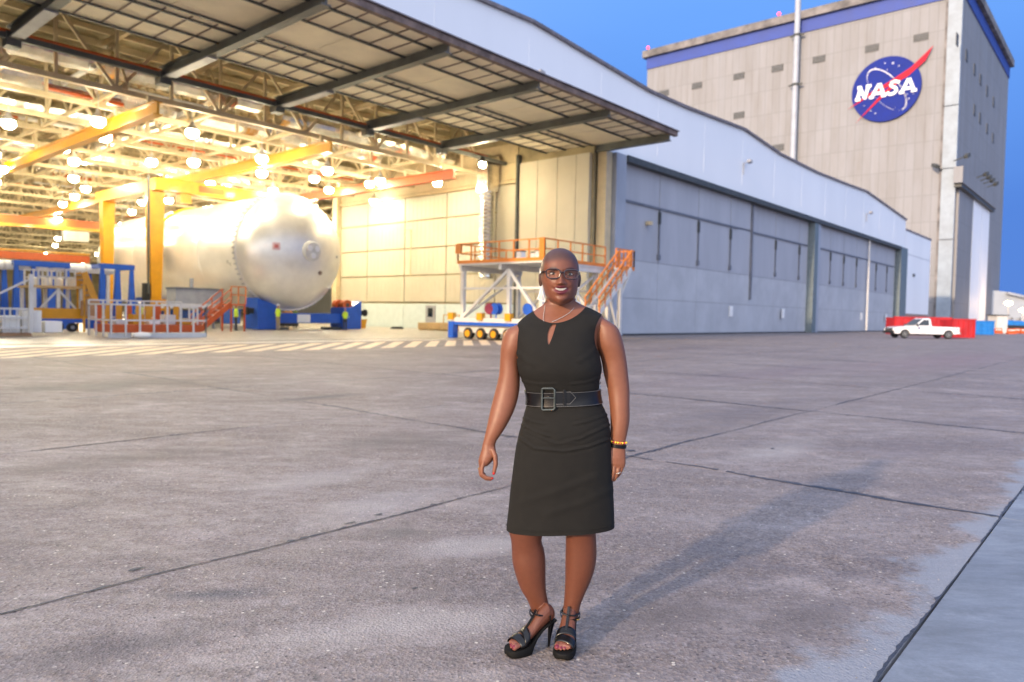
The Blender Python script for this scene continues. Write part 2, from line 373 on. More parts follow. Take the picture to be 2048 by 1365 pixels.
for j, vv in enumerate(vrows[:-1]):
    if j == 0: sealant(W(-2, .748), W(30, .748), .012, 50, .15); continue
    sealant(W(.2*vv-1, vv), W(48, vv), (.016, .024, .012, .055, .05, .05, .05)[j], 10+j, (.2, .12, .62, .05, .3, .2, .3)[j])
for i, uu in enumerate(ucols[2:11]):
    sealant(W(uu, .76), W(uu, 27), (.045, .055)[i > 0], 30+i, (.10, .0, .2, .3, .3, .3, .3, .3, .3)[i])
for (px, py, ra, rb) in ((757, 1030, .035, .017), (640, 795, .30, .05), (272, 1140, .045, .018), (1262, 902, .05, .05), (1545, 898, .04, .02), (800, 1203, .012, .006), (700, 1047, .05, .014), (830, 1178, .02, .01)):
    c = at_z(px, py); q = MB(); rn = random.Random(px)
    q.add([c+Vector((0, 0, .004))+UA*ra*math.cos(t*.449)*rn.uniform(.7, 1.25)+VA*rb*math.sin(t*.449)*rn.uniform(.7, 1.25) for t in range(14)], [tuple(range(14))])
    q.build('tar_patch', m_tar, apron)
# small stones and paint chips lying about: too many and too small to pick apart
ch = MB(); rn = random.Random(3)
for k in range(520):
    px, py = rn.uniform(-20, 2060), 800+rn.random()**.6*560
    p = at_z(px, py)
    if p.dot(VA) < .8: continue
    s_ = rn.uniform(.0015, .0045)
    pts = [p+Vector((math.cos(a)*s_*rn.uniform(.6, 1.5), math.sin(a)*s_*rn.uniform(.6, 1.5), .002)) for a in (0, 1.6, 3.1, 4.6)]
    ch.add(pts+[p+Vector((0, 0, .002+s_*.9))], [(0, 1, 4), (1, 2, 4), (2, 3, 4), (3, 0, 4), (3, 2, 1, 0)])
m_chip = mat('pale_stone_chip', (.34, .29, .23), .6, var=.4, scale=30)
st = ch.build('loose_chippings', m_chip); st['kind'] = 'stuff'; st['label'] = 'tiny pale stone chips scattered over the concrete apron'; st['category'] = 'gravel'
# hatched warning marking in front of the hangar opening
for k in range(34):
    uu = -4+1.18*k; q = MB(); z = .0055
    q.add([W(uu, 23.0, z), W(uu+.66, 23.0, z), W(uu+.66+4.6, 27.6, z), W(uu+4.6, 27.6, z)], [(0, 1, 2, 3)])
    q.build('painted_stripe', m_stripe, apron)
q = MB(); q.add([W(-60, 28.62, .004), W(45.5, 28.62, .004), W(45.5, 64, .004), W(170, 64, .004), W(170, 235, .004), W(-60, 235, .004)], [(0, 1, 2, 3, 4, 5)])
hfloor = structure(q.build('hangar_floor', m_floor))
for vv in (30.4, 31.0): ubox('door_track', -20, 45.2, vv-.04, vv+.04, .006, .012, m_dark, hfloor)

# ------------------------------------------------------------------ hangar
hangar = thing('hangar', 'long white-fronted hangar with lit interior and grey sliding doors', 'hangar', W(60, 31))
prof = [(-46, 19.9), (-30, 20.5), (-13, 19.8), (3, 20.5), (20, 19.8), (37, 20.6), (52, 19.75), (58, 19.85), (70.5, 20.45), (80, 19.7), (92, 19.6), (103, 19.9), (113, 20.25), (124, 19.6), (136.8, 18.8)]
q = MB(); poly = [W(u, 31, z) for u, z in prof]+[W(136.8, 31, 13.95), W(46.6, 31, 13.95), W(46.6, 31, 14.72), W(-46, 31, 14.72)]; q.prism(poly, VA*.5); q.build('fascia', m_white, hangar)
q = MB()
for a, c in zip(prof[:-1], prof[1:]): q.box(W(a[0], 30.95, a[1]+.06), W(c[0], 30.95, c[1]+.06), .35, .22)
q.build('roof_edge', m_edge, hangar)
q = MB(); n = len(prof); vs_ = [W(u, 31.2, z+.1) for u, z in prof]+[W(u, 236, z+.1) for u, z in prof]
q.add(vs_+[p-Vector((0, 0, .35)) for p in vs_], [(k, k+1, n+k+1, n+k) for k in range(n-1)]+[(2*n+k+1, 2*n+k, 3*n+k, 3*n+k+1) for k in range(n-1)]); q.build('roof_deck', m_deck, hangar)
q = MB(); q.add([W(136.8, 64, 0), W(136.8, 236, 0), W(136.8, 236, 19), W(136.8, 64, 19)], [(0, 1, 2, 3)]); q.add([W(136.8, 31.3, 0), W(136.8, 64, 0), W(136.8, 64, 19), W(136.8, 31.3, 19)], [(0, 1, 2, 3)])
q.build('end_wall', m_white, hangar)
q = MB(); q.prism([W(-46, 235, 0), W(136.8, 235, 0), W(136.8, 235, 19), W(-46, 235, 19)], VA*.3); q.build('back_wall', m_deck, hangar)
ubox('side_wall', -46.3, -46, 31.5, 235, 0, 19.6, m_cream, hangar)
# cladding seams on the fascia
for k in range(0, 14):
    ubox('cladding_seam', 20+8.4*k-.02, 20+8.4*k+.02, 30.985, 31.01, 14.9, 19.5, m_white, hangar)
for u in (37.0, 70.5, 113.5):
    f_ = MB(); f_.tube([W(u, 30.9, 16.0), W(u, 30.9, 17.1), W(u+.2, 30.5, 17.3)], .05, 6); o_ = f_.build('floodlight', m_grey, hangar)
    h2 = MB(); h2.box(W(u+.15, 30.45, 17.35), W(u+.55, 30.4, 17.25), .4, .28); h2.build('lamp_head', m_grey, o_)
# header, columns
ubox('door_header', 48.3, 132.4, 30.45, 31.05, 13.45, 13.94, m_dark, hangar)
ubox('column', 46.9, 48.3, 30.6, 31.6, 0, 13.93, m_greycol, hangar)
ubox('column', 45.95, 46.75, 30.9, 31.7, 0, 13.93, m_tan, hangar)
ubox('column', 46.75, 46.9, 31.3, 31.7, 0, 13.93, m_dark, hangar)
m_door = mat('lavender_grey_door', (.37, .38, .42), .6, var=.07, scale=.5, stretch=(1, 1, .2))
m_doorlo = mat('pale_grey_door', (.42, .435, .47), .65, var=.09, scale=.35)
m_dline = mat('door_rail_grey', (.14, .15, .18), .55, var=.15)
m_green = mat('green_grey_column', (.13, .17, .19), .55, var=.12)
def sliding_door(u0_, u1_, verts, rail, vf):
    d = put('sliding_door', None, hangar, Matrix.Translation(W((u0_+u1_)/2, vf)))
    d.empty_display_size = .3
    es = [u0_]+list(verts)+[u1_]
    for a, c in zip(es[:-1], es[1:]):
        ubox('door_panel', a+.05, c-.05, vf, vf+.3, 10.72, 13.5, m_door, d)
        for z0, z1 in ((.12, 2.95), (2.98, 6.0), (6.03, 10.5)): ubox('door_panel', a+.015, c-.015, vf+random.uniform(0, .012), vf+.3, z0, z1, m_doorlo if z0 < 5 else m_door, d)
    ubox('door_core', u0_+.02, u1_-.02, vf+.06, vf+.26, .1, 13.5, m_dline, d)
    ubox('door_rail', u0_, rail, vf-.12, vf+.05, 10.5, 10.68, m_dline, d)
    for a in verts:
        if a > rail: continue
        ubox('hanger_rod', a-.09, a+.03, vf-.13, vf+.02, 6.6, 10.5, m_dline, d)
        ubox('rod_foot', a-.22, a+.14, vf-.18, vf+.03, 6.3, 6.75, m_dline, d)
        ubox('rod_bracket', a-.16, a+.09, vf-.17, vf+.02, 9.3, 10.3, m_dark, d)
    ubox('bottom_seal', u0_, u1_, vf-.02, vf+.2, .01, .12, m_dark, d)
    return d
sliding_door(48.4, 73.2, (54.35, 61.45, 68.3), 70.1, 31.1)
sliding_door(73.5, 91.0, (80.6, 88.0), 90.2, 31.35)
sliding_door(93.8, 115.2, (98.6, 104.2, 110), 112.6, 31.1)
sliding_door(115.8, 132.2, (121.0, 127.2), 131, 31.35)
ubox('column', 91.1, 92.4, 30.6, 31.6, 0, 13.93, m_green, hangar); ubox('column', 92.4, 93.7, 30.75, 31.6, 0, 13.93, m_greycol, hangar)
ubox('column', 73.2, 73.45, 30.9, 31.5, 3.5, 13.45, m_dline, hangar)
ubox('column', 132.4, 136.7, 30.5, 31.6, 0, 13.93, m_green, hangar)
q = MB(); q.tube([W(114.9, 30.75, .2), W(114.9, 30.75, 13.5)], .15, 8); q.build('downpipe', m_wsteel, hangar)
for u in (68.6, 82.5, 113.0, 126.5):
    ubox('door_notice', u, u+.75, 31.04, 31.09, 1.7, 2.75, m_helmet, hangar)
ubox('wall_lamp', 52.1, 52.5, 30.6, 31.05, 9.0, 9.3, m_tan, hangar)

# raised canopy door
canopy = put('canopy_door', None, hangar, Matrix.Translation(W(20, 33, 13.9))); canopy.empty_display_size = .3
raf = [-10.3, -3.4, 3.5, 10.5, 17.5, 24.4, 31.3, 38.3, 45.9]; ZC = 13.9
for k, u in enumerate(raf):
    q = MB(); z0, z1 = ZC-.02, ZC+.52
    q.ub(u-.22, u+.22, 25.6, 40.8, z0, z0+.07); q.ub(u-.05, u+.05, 25.6, 40.8, z0+.07, z1); q.ub(u-.22, u+.22, 25.6, 40.8, z1, z1+.06)
    q.build('canopy_rafter', m_canopysteel, canopy)
    ubox('rafter_sleeve', u-.27, u+.27, 35.2, 39.8, ZC-.10, ZC-.03, m_grey, canopy)
    ubox('hinge_block', u-.3, u+.3, 40.4, 41.1, ZC-.35, ZC+.3, m_canopysteel, canopy)
for a, c in zip(raf[:-1], raf[1:]):
    for v in (26.75, 28.75, 31.95, 32.75, 34.5, 36.4): ubox('canopy_purlin', a+.06, c-.06, v-.07, v+.07, ZC+.42, ZC+.49, m_dark, canopy)
    vb = [25.7, 28.75, 32.35, 36.5]; nseam = 6
    for i in range(3):
        nn = 6 if i != 1 else 2
        for s_ in range(nn):
            x0 = a+(c-a)*s_/nn; x1 = a+(c-a)*(s_+1)/nn
            ubox('canopy_sheet', x0+.02, x1-.02, vb[i]+.01, vb[i+1]-.01, ZC+.50+random.uniform(0, .02), ZC+.60, m_canopy, canopy)
            if s_ and i != 1: ubox('canopy_batten', x0-.03, x0+.03, vb[i], vb[i+1], ZC+.47, ZC+.51, m_rust, canopy)
    ubox('canopy_rail', a, c, 40.5, 40.75, ZC-.02, ZC+.25, m_canopysteel, canopy)
ubox('canopy_lip', -10.5, 46.5, 25.3, 25.6, ZC+.36, ZC+.66, m_rust, canopy)
ubox('canopy_flashing', -10.5, 46.6, 25.2, 37, ZC+.69, ZC+.75, m_edge, canopy)

# inside wall with framed cream panels
vw = [63.5, 59.0, 53.3, 47.6, 41.6]; zw = [2.42, 4.95, 7.5, 10.05, 12.3]
iw = put('inner_wall', None, hangar, Matrix.Translation(W(45.6, 50))); iw.empty_display_size = .3
ubox('wall_backing', 45.62, 45.9, 31.8, 63.6, 0, 19.5, m_deck, iw)
for a, c in zip(vw[1:], vw[:-1]):
    for z0, z1 in zip(zw[:-1], zw[1:]):
        ubox('wall_panel', 45.48, 45.7, a+.07, c-.07, z0+.06, z1-.06, m_cream, iw)
        for s_ in range(1, 10): ubox('panel_rib', 45.465, 45.5, a+(c-a)*s_/10-.025, a+(c-a)*s_/10+.025, z0+.06, z1-.06, m_cream, iw)
    ubox('wainscot', 45.42, 45.7, a+.02, c-.02, .01, 2.3, m_wains, iw)
ubox('wainscot', 45.42, 45.7, 31.9, 41.58, .01, 2.3, m_wains, iw)
ubox('wall_rail', 45.3, 45.6, 39.2, 63.5, 12.3, 12.55, m_tan, iw)
for z0, z1 in ((12.65, 14.0), (14.05, 15.6)): ubox('wall_panel', 45.5, 45.7, 39.3, 63.5, z0, z1, m_tan, iw)
ubox('wall_panel', 45.46, 45.7, 39.2, 41.5, 2.42, 12.2, m_cream, iw)
for a, c in ((32.0, 33.2), (33.25, 35.0), (35.05, 37.0), (37.05, 38.9)): ubox('wall_panel', 45.30, 45.7, a, c, .1, 13.8, m_cream, iw)
ubox('wall_post', 45.1, 45.5, 38.95, 39.15, 0, 14.5, m_dark, iw)
ubox('wall_post', 45.0, 45.6, 63.5, 64.3, 0, 15, m_tan, iw)
dr = ubox('service_door', 45.36, 45.45, 48.8, 50.1, .02, 2.15, m_grey, iw)
ubox('door_pane', 45.33, 45.37, 49.15, 49.75, 1.1, 1.9, m_glass, iw)
q = MB(); q.tube([W(45.1, 52, 4.9), W(45.1, 52, 9.2), W(45.1, 53.1, 9.2)], .06, 6); q.build('wall_conduit', m_tan, iw)
q = MB(); q.tube([W(44.9, 47.2, 0), W(44.9, 47.2, 1.3), W(44.9, 45.2, 1.3), W(44.9, 45.2, 0)], .04, 6); q.build('guard_hoop', m_yellow, iw)
# side hall beyond the inner wall
ubox('hall_wall', 45.7, 136, 63.7, 64.0, 0, 19.5, m_cream, hangar)
# vertical silver duct
q = MB(); rr = [(z, .62+.035*(k % 2)) for k, z in enumerate([4.4+.16*i for i in range(46)])]; q.lathe(W(44.4, 41.6, 0), ZA, rr, 14); q.lathe(W(44.4, 41.6, 0), ZA, [(11.6, .9), (14.5, .9)], 4); q.build('silver_duct', m_foil, hangar, smooth=False)

# roof trusses along u, one part each, every web member its own piece on the near ones
def truss(v, ua, ub_, zb, zt, near):
    if near:
        t = put('roof_truss', None, hangar, Matrix.Translation(W((ua+ub_)/2, v, zb))); t.empty_display_size = .3
        bar('top_chord', W(ua, v, zt), W(ub_, v, zt), .3, .3, m_tan, t); bar('bottom_chord', W(ua, v, zb), W(ub_, v, zb), .3, .28, m_tan, t)
    q = MB(); n_ = max(2, int((ub_-ua)/2.8)); s_ = (ub_-ua)/n_
    for k in range(n_):
        a = ua+k*s_
        segs = [(W(a, v, zb), W(a, v, zt)), (W(a, v, zb if k % 2 else zt), W(a+s_, v, zt if k % 2 else zb))]
        for p0, p1 in segs:
            if near: bar('web_member', p0, p1, .16, .16, m_tan, t)
            else: q.box(p0, p1, .16, .16)
    if not near:
        q.box(W(ua, v, zt), W(ub_, v, zt), .28, .28); q.box(W(ua, v, zb), W(ub_, v, zb), .28, .26); q.build('roof_truss', m_tan, hangar)
v = 42.6; k = 0
while v < 225:
    ua = .235*v-3; ub_ = 45.2 if v < 63 else min(134, .75*v+6)
    if v < 63: truss(v, ua, ub_, 13.2+.12*(k % 2), 16.9, k < 4)
    else: truss(v, ua, min(ub_, 45+.3*(v-63)), 13.2+.12*(k % 2), 16.9, False)
    v += 4.6 if v < 66 else (7 if v < 110 else 14); k += 1
# cross beams along v, purlins under the deck
for u in [5+5.6*i for i in range(13)]:
    v1 = min(220, u/.225+4)
    if u < 45 or u > 46:
        v0_ = 42 if u < 45 else 66
        if v1 > v0_+4:
            q = MB(); q.box(W(u, v0_, 16.4), W(u, v1, 16.4), .22, .34)
            vv = v0_
            while vv+4.6 < min(v1, 120):
                q.box(W(u, vv, 13.4), W(u, vv+2.3, 16.3), .12, .12); q.box(W(u, vv+2.3, 16.3), W(u, vv+4.6, 13.4), .12, .12); vv += 4.6
            q.box(W(u, v0_, 13.45), W(u, v1, 13.45), .16, .2)
            q.build('cross_truss', m_tan, hangar)
for vv in [33.3+2.3*i for i in range(34)]:
    ubox('deck_purlin', .22*vv-3, 45.2 if vv < 63 else 70, vv-.1, vv+.1, 17.6, 17.9, m_tan, hangar)
# ceiling sheets lie above the purlins
ubox('ceiling_sheet', -10, 45.4, 31.6, 64, 17.95, 18.05, m_deck, hangar); ubox('ceiling_sheet', 0, 136, 64, 235, 17.95, 18.05, m_deck, hangar)
# silver ducts under the roof
for (v_, z_, r_, ua, ub_) in ((44.8, 15.2, .75, 5, 26), (44.9, 14.6, .55, 27, 44.6), (49.5, 14.8, .7, 8, 40), (56, 14.6, .7, 9, 44), (70, 14.6, .8, 13, 60)):
    q = MB(); nn = int((ub_-ua)/.6); q.lathe(W(ua, v_, z_), UA, [(i*.6, r_*(1+.04*(i % 2))) for i in range(nn)], 12); q.build('air_duct', m_foil, hangar)
for (u_, z_, r_) in ((22.5, 14.4, .55), (33.6, 14.9, .6)):
    q = MB(); q.lathe(W(u_, 43, z_), VA, [(i*.6, r_*(1+.04*(i % 2))) for i in range(60)], 12); q.build('air_duct', m_foil, hangar)
rn = random.Random(11)
for i in range(46):
    v_ = rn.uniform(44, 110); u_ = rn.uniform(.25*v_, min(44, .7*v_)); l_ = rn.uniform(2, 6); q = MB()
    z_ = rn.uniform(13.6, 15.8)
    if i % 2: q.tube([W(u_, v_, z_), W(u_+l_, v_, z_)], rn.uniform(.06, .16), 6)
    else: q.tube([W(u_, v_, z_), W(u_, v_+l_, z_)], rn.uniform(.06, .16), 6)
    q.build('roof_pipe', (m_tan, m_wsteel, m_foil, m_orange)[i % 4 if i % 7 else 3] if i % 5 else m_wsteel, hangar)
# red sprinkler mains
for v_ in (41.6, 47.2, 60): 
    q = MB(); q.tube([W(.235*v_-2, v_, 14.55), W(45, v_, 14.55)], .09, 6); q.build('sprinkler_main', m_orange, hangar)

# ------------------------------------------------------------------ annex beside the hangar
m_brick = mat('pinkish_brick', (.33, .22, .19), .8, var=.15, scale=3)
an = thing('annex_building', 'white annex with brick base between hangar and tall building', 'building', W(146, 36))
ubox('wall', 136.9, 156.3, 31.0, 60, 3.0, 17.1, m_white, an); ubox('brick_base', 136.92, 156.2, 31.1, 60, 0, 3.0, m_brick, an)
ubox('roof', 136.9, 156.5, 30.9, 60, 17.1, 17.4, m_edge, an); ubox('wall_vent', 143.0, 144.1, 30.85, 31.0, 9.6, 10.1, m_dark, an)
ubox('cladding_seam', 136.95, 156.2, 30.97, 31.0, 13.2, 13.26, m_grey, an)

# ------------------------------------------------------------------ tall panel building with the round emblem
def panel_mat(name, c, cw, chh, mortar):
    m = bpy.data.materials.new(name); m.use_nodes = True; t = m.node_tree; N = t.nodes; L = t.links; b = N['Principled BSDF']; b.inputs['Roughness'].default_value = .7
    g = N.new('ShaderNodeNewGeometry'); R = N.new('ShaderNodeMapping'); R.inputs['Rotation'].default_value = (0, 0, -UAN); L.new(g.outputs['Position'], R.inputs[0])
    sx = N.new('ShaderNodeSeparateXYZ'); L.new(R.outputs[0], sx.inputs[0])
    ad = N.new('ShaderNodeMath'); L.new(sx.outputs[0], ad.inputs[0]); L.new(sx.outputs[1], ad.inputs[1])
    cb = N.new('ShaderNodeCombineXYZ'); L.new(ad.outputs[0], cb.inputs[0]); L.new(sx.outputs[2], cb.inputs[1])
    bt = N.new('ShaderNodeTexBrick'); bt.offset = 0; bt.inputs['Scale'].default_value = 1; bt.inputs['Mortar Size'].default_value = mortar; bt.inputs['Brick Width'].default_value = cw; bt.inputs['Row Height'].default_value = chh
    bt.inputs['Color1'].default_value = (*c, 1); bt.inputs['Color2'].default_value = (*[x*.93 for x in c], 1); bt.inputs['Mortar'].default_value = (*[x*.80 for x in c], 1)
    L.new(cb.outputs[0], bt.inputs['Vector'])
    n = N.new('ShaderNodeTexNoise'); n.inputs['Scale'].default_value = .16; n.inputs['Detail'].default_value = 8; n.inputs['Roughness'].default_value = .7
    ms = N.new('ShaderNodeMapping'); ms.inputs['Scale'].default_value = (2.2, 2.2, .35); L.new(g.outputs['Position'], ms.inputs[0]); L.new(ms.outputs[0], n.inputs['Vector'])
    r = N.new('ShaderNodeValToRGB'); r.color_ramp.elements[0].position = .3; r.color_ramp.elements[0].color = (.80, .76, .70, 1); r.color_ramp.elements[1].position = .62; r.color_ramp.elements[1].color = (1, 1, 1, 1); L.new(n.outputs['Fac'], r.inputs[0])
    mx = N.new('ShaderNodeMix'); mx.data_type = 'RGBA'; mx.blend_type = 'MULTIPLY'; mx.inputs[0].default_value = .8; L.new(bt.outputs[0], mx.inputs[6]); L.new(r.outputs[0], mx.inputs[7]); L.new(mx.outputs[2], b.inputs['Base Color'])
    return m
m_panel = panel_mat('weathered_wall_panels', (.245, .25, .27), 1.9, 6.2, .10)
m_para = mat('stained_parapet', (.16, .15, .15), .8, var=.45, scale=.3)
m_band = mat('blue_band_paint', (.02, .05, .27), .6, var=.1, scale=.3)
m_pil = mat('blue_grey_cladding', (.22, .27, .33), .5, var=.14, scale=.4)
UN, VN0, VN1, ZN = 190.0, 33.2, 114.0, 79.5
UN2 = 262.0
tower = thing('tower_building', 'tall pale panel building with blue roof band and round emblem', 'building', W(215, 60))
q = MB(); q.ub(UN, UN2, VN0, VN1, 0, 75); q.build('wall', m_panel, tower)
ubox('blue_band', UN-.25, UN2+.2, VN0-.25, VN1+.2, 75.02, 78.3, m_band, tower)
ubox('parapet', UN-1.2, UN2+.9, VN0-1.2, VN1+1.2, 78.32, 80.3, m_para, tower)
for z0, z1 in ((0, 20.4), (20.6, 36.5), (36.7, 50.6), (50.8, 75)): ubox('corner_cladding', UN-.5, UN+.4, VN0-.02, VN0+2.8, z0, z1, m_pil, tower)
ubox('corner_rust_strip', UN-.35, UN-.02, VN0+2.8, VN0+3.3, 0, 75, m_para, tower)
for (px, py) in ((1842, 75), (1744, 97), (1638, 119), (1555, 137), (1478, 153), (1394, 172), (1328, 187), (1478, 231), (1556, 296)):
    d = ray(px, py); p = CAMP+d*(UN/d.dot(UA)); vv = p.dot(VA); ss = 1.0
    o_ = ubox('wall_vent', UN-.1, UN+.05, vv-1.55, vv+1.55, p.z-.85, p.z+.85, m_dark, tower)
    for j in range(4): ubox('louvre', UN-.2, UN-.1, vv-1.45, vv+1.45, p.z-.7+j*.4, p.z-.6+j*.4, m_dline, o_)
for (px, py) in ((1914, 80), (1933, 112), (1949, 140), (1961, 160), (1974, 183), (1987, 205), (1949, 221), (1960, 237), (1974, 258), (1986, 277), (1986, 412)):
    d = ray(px, py); p = CAMP+d*(VN0/d.dot(VA)); uu = p.dot(UA)
    ubox('small_window', uu-1.1, uu+1.1, VN0-.12, VN0+.05, p.z-1.3, p.z+1.3, m_dark, tower)
# tall door on the shaded face
ubox('door_hood', 187.2, 236, VN0-1.8, VN0, 32.8, 36.4, m_panel, tower); ubox('hood_shadow_gap', 188, 235.6, VN0-1.5, VN0-.02, 32.0, 32.75, m_dark, tower)
for a, c, mm in ((191, 209, m_panel), (209.6, 222, m_white), (222.5, 234, m_white)): ubox('tall_door_leaf', a, c, VN0-.6, VN0-.02, .1, 32, mm, tower)
for k, u in enumerate((186.5, 212, 217, 222, 228)):
    q = MB(); q.box(W(u, VN0-2.3, 38.2), W(u+1.6, VN0-2.6, 38.9), .8, .8); q.tube([W(u, VN0, 37.5), W(u, VN0-2.3, 38.3)], .15, 5); q.build('floodlight', m_dark, tower)
q = MB(); q.box(W(UN-2.5, VN0+3.2, 36.8), W(UN-1.3, VN0+4.4, 37.6), .9, .7); q.tube([W(UN, VN0+2.5, 36), W(UN-2, VN0+3.6, 37)], .15, 5); q.build('floodlight', m_dark, tower)
# stack pipe
p_ = pv_ = None
d = ray(1592, 150); p_ = CAMP+d*((UN-1.2)/d.dot(UA)); VS = p_.dot(VA)
stack = thing('vent_stack', 'tall slim grey metal vent stack beside the panel building wall', 'chimney', W(UN-1.2, VS))
q = MB(); q.tube([W(UN-1.4, VS, 0), W(UN-1.4, VS, 96)], .72, 12); q.build('pipe', m_greycol, stack, smooth=True)
for z in (33.5, 61.5, 74, 88):
    q = MB(); q.lathe(W(UN-1.4, VS, z), ZA, [(0, .95), (.5, .95)], 12); q.box(W(UN-1.4, VS-1.7, z+.25), W(UN-1.4, VS+1.7, z+.25), .4, .4); q.build('clamp_ring', m_dark, stack)
for (px, py, nm) in ((1295, 106, 'leftmost corner'), (1557, 36, 'middle')):
    d = ray(px, py); p = CAMP+d*((UN-.5)/d.dot(UA)); zb = 80.3; vv = p.dot(VA)
    bc = thing('beacon_light', 'red aviation beacon on the %s of the panel building parapet' % nm, 'beacon', W(UN-.3, vv, zb), 'red roof beacons')
    q = MB(); q.tube([W(UN-.3, vv, zb), W(UN-.3, vv, zb+.7)], .12, 6); q.build('post', m_dark, bc)
    q = MB(); q.sphere(W(UN-.3, vv, zb+1.0), .42, 10, 6); q.build('lens', m_red_glow, bc)
# ------------------------------------------------------------------ round emblem on the tall building
EV, EZ, ER = 48.4, 56.9, 7.45
def EP(x, y, out=0.0): return W(UN-.5-out, EV-x*ER, EZ+y*ER)
m_eblue = mat('emblem_blue', (.006, .020, .20), .65, spec=.2, var=.10, scale=.5)
m_ered = mat('emblem_red', (.42, .008, .03), .6, spec=.2, var=.08)
m_ewhite = mat('emblem_white', (.82, .83, .86), .5, var=.03)
emb = thing('emblem_sign', 'round blue emblem with white letters and red chevron high on the tall wall', 'sign', W(UN-.5, EV, EZ-ER))
q = MB(); q.prism([EP(math.cos(t*math.pi/32), math.sin(t*math.pi/32)) for t in range(64)], UA*.48); q.build('disc', m_eblue, emb)
q = MB(); q.lathe(EP(0, 0, -.3), -UA, [(0, ER*1.0), (0, ER*1.02), (.42, ER*1.02), (.42, ER*1.0)], 64); q.build('rim', m_eblue, emb)
def flat(name, polys, m, o0, o1):
    q = MB()
    for P in polys: q.prism([EP(x, y, o1) for x, y in P], UA*(o1-o0))
    return q.build(name, m, emb)
flat('orbit', [], m_ewhite, 0, .1) if 0 else None
q = MB(); rg = []
for k in range(57):
    t = -.15+k/57*5.9; a, b2, an_ = .86, .36, -.93
    c0 = math.cos(t); s0 = math.sin(t); wd = .028+.016*math.sin(k*.11)
    pin = lambda r: ((a*r)*c0*math.cos(an_)-(b2*r)*s0*math.sin(an_)+.02, (a*r)*c0*math.sin(an_)+(b2*r)*s0*math.cos(an_)-.02)
    x0, y0 = pin(1-wd); x1, y1 = pin(1+wd); rg.append([EP(x0, y0, .05), EP(x1, y1, .05), EP(x1, y1, .12), EP(x0, y0, .12)])
q.rings(rg, True); q.build('orbit_ring', m_ewhite, emb)
flat('chevron_wing', [[(1.31, 1.08), (1.10, .66), (.62, .27), (.18, .10), (-.45, -.14), (-1.14, -.47), (-.5, -.06), (.1, .22), (.7, .54)]], m_ered, .12, .20)
flat('chevron_tail', [[(.42, .17), (-.14, -.30), (-.88, -.96), (-.22, -.26), (.2, .14)]], m_ered, .21, .26)
def strokes(name, segs, wd):
    q = MB()
    for i, (a, c) in enumerate(segs):
        o0 = .28+.012*i; q.box(EP(*a, o0+.04), EP(*c, o0+.04), wd*ER, .06, UA)
    return q.build(name, m_ewhite, emb)
yb, yt = -.22, .20
strokes('letter_n', [((-.84, yb), (-.74, yt)), ((-.77, yt-.03), (-.60, yb+.03)), ((-.62, yb), (-.50, yt)), ((-.90, yb+.02), (-.74, yb+.02)), ((-.58, yt-.02), (-.42, yt-.02)), ((-.84, yt-.02), (-.72, yt-.02))], .098)
strokes('letter_a', [((-.42, yb), (-.19, yt)), ((-.17, yt), (-.03, yb)), ((-.34, yb+.12), (-.08, yb+.12)), ((-.48, yb+.02), (-.34, yb+.02)), ((-.12, yb+.02), (.03, yb+.02))], .092)
sp_ = [(.40, .12), (.33, .18), (.22, .19), (.15, .13), (.17, .05), (.27, -.0), (.33, -.07), (.30, -.16), (.2, -.21), (.1, -.19), (.05, -.12)]
strokes('letter_s', list(zip(sp_[:-1], sp_[1:])), .095)
strokes('letter_a', [((.46, yb), (.66, yt)), ((.68, yt), (.83, yb)), ((.54, yb+.12), (.78, yb+.12)), ((.40, yb+.02), (.54, yb+.02)), ((.75, yb+.02), (.90, yb+.02))], .092)
rn = random.Random(5)
for (x, y, r_) in ((.18, .78, .045), (-.05, .83, .025), (.36, .66, .03), (-.33, .73, .03), (-.42, -.62, .03), (-.28, -.72, .035), (.62, -.28, .03), (.74, -.22, .03), (.68, -.42, .03), (.8, -.3, .025), (.42, -.75, .03), (-.62, -.42, .03), (.3, -.62, .02), (.02, .6, .02)):
    q = MB(); q.prism([EP(x+r_*math.cos(t*.785)*(1 if t % 2 else .55), y+r_*math.sin(t*.785)*(1 if t % 2 else .55), .12) for t in range(8)], UA*.08); q.build('star', m_ewhite, emb)

# ------------------------------------------------------------------ propellant tank
TU, TZ, TR = 29.5, 5.7, 4.2; TV = 45.0
tank = thing('propellant_tank', 'huge silver cylindrical propellant tank lying in the lit hangar', 'tank', W(TU, 60))
dm = [(TV+.62*TR*(1-math.cos(t*math.pi/28)), TR*math.sin(t*math.pi/28)) for t in range(0, 15)]
q = MB(); q.lathe(W(TU, 0, TZ), VA, dm, 64); q.build('front_dome', m_alu2, tank, smooth=True)
v1 = TV+.62*TR
segs = [v1+.02, 53.0, 58.9, 64.8, 72.4]
for a, c in zip(segs[:-1], segs[1:]):
    q = MB(); q.lathe(W(TU, 0, TZ), VA, [(a, TR), (a+.01, TR+.015), (c-.06, TR+.015), (c-.05, TR-.02), (c, TR-.02)], 64); q.build('barrel_section', m_alu, tank, smooth=True, angle=30)
q = MB(); q.lathe(W(TU, 0, TZ), VA, [(v1-.18, TR-.03), (v1-.18, TR+.09), (v1+.12, TR+.09), (v1+.12, TR-.03)], 64); ringo = q.build('weld_flange', m_alu2, tank, smooth=True, angle=30)
for k in range(72):
    t = 2*math.pi*k/72; q = W(TU, v1-.05, TZ)+(UA*math.cos(t)+ZA*math.sin(t))*(TR+.12)
    bar('flange_bolt', q-VA*.1, q+VA*.14, .09, .09, m_grey, ringo)
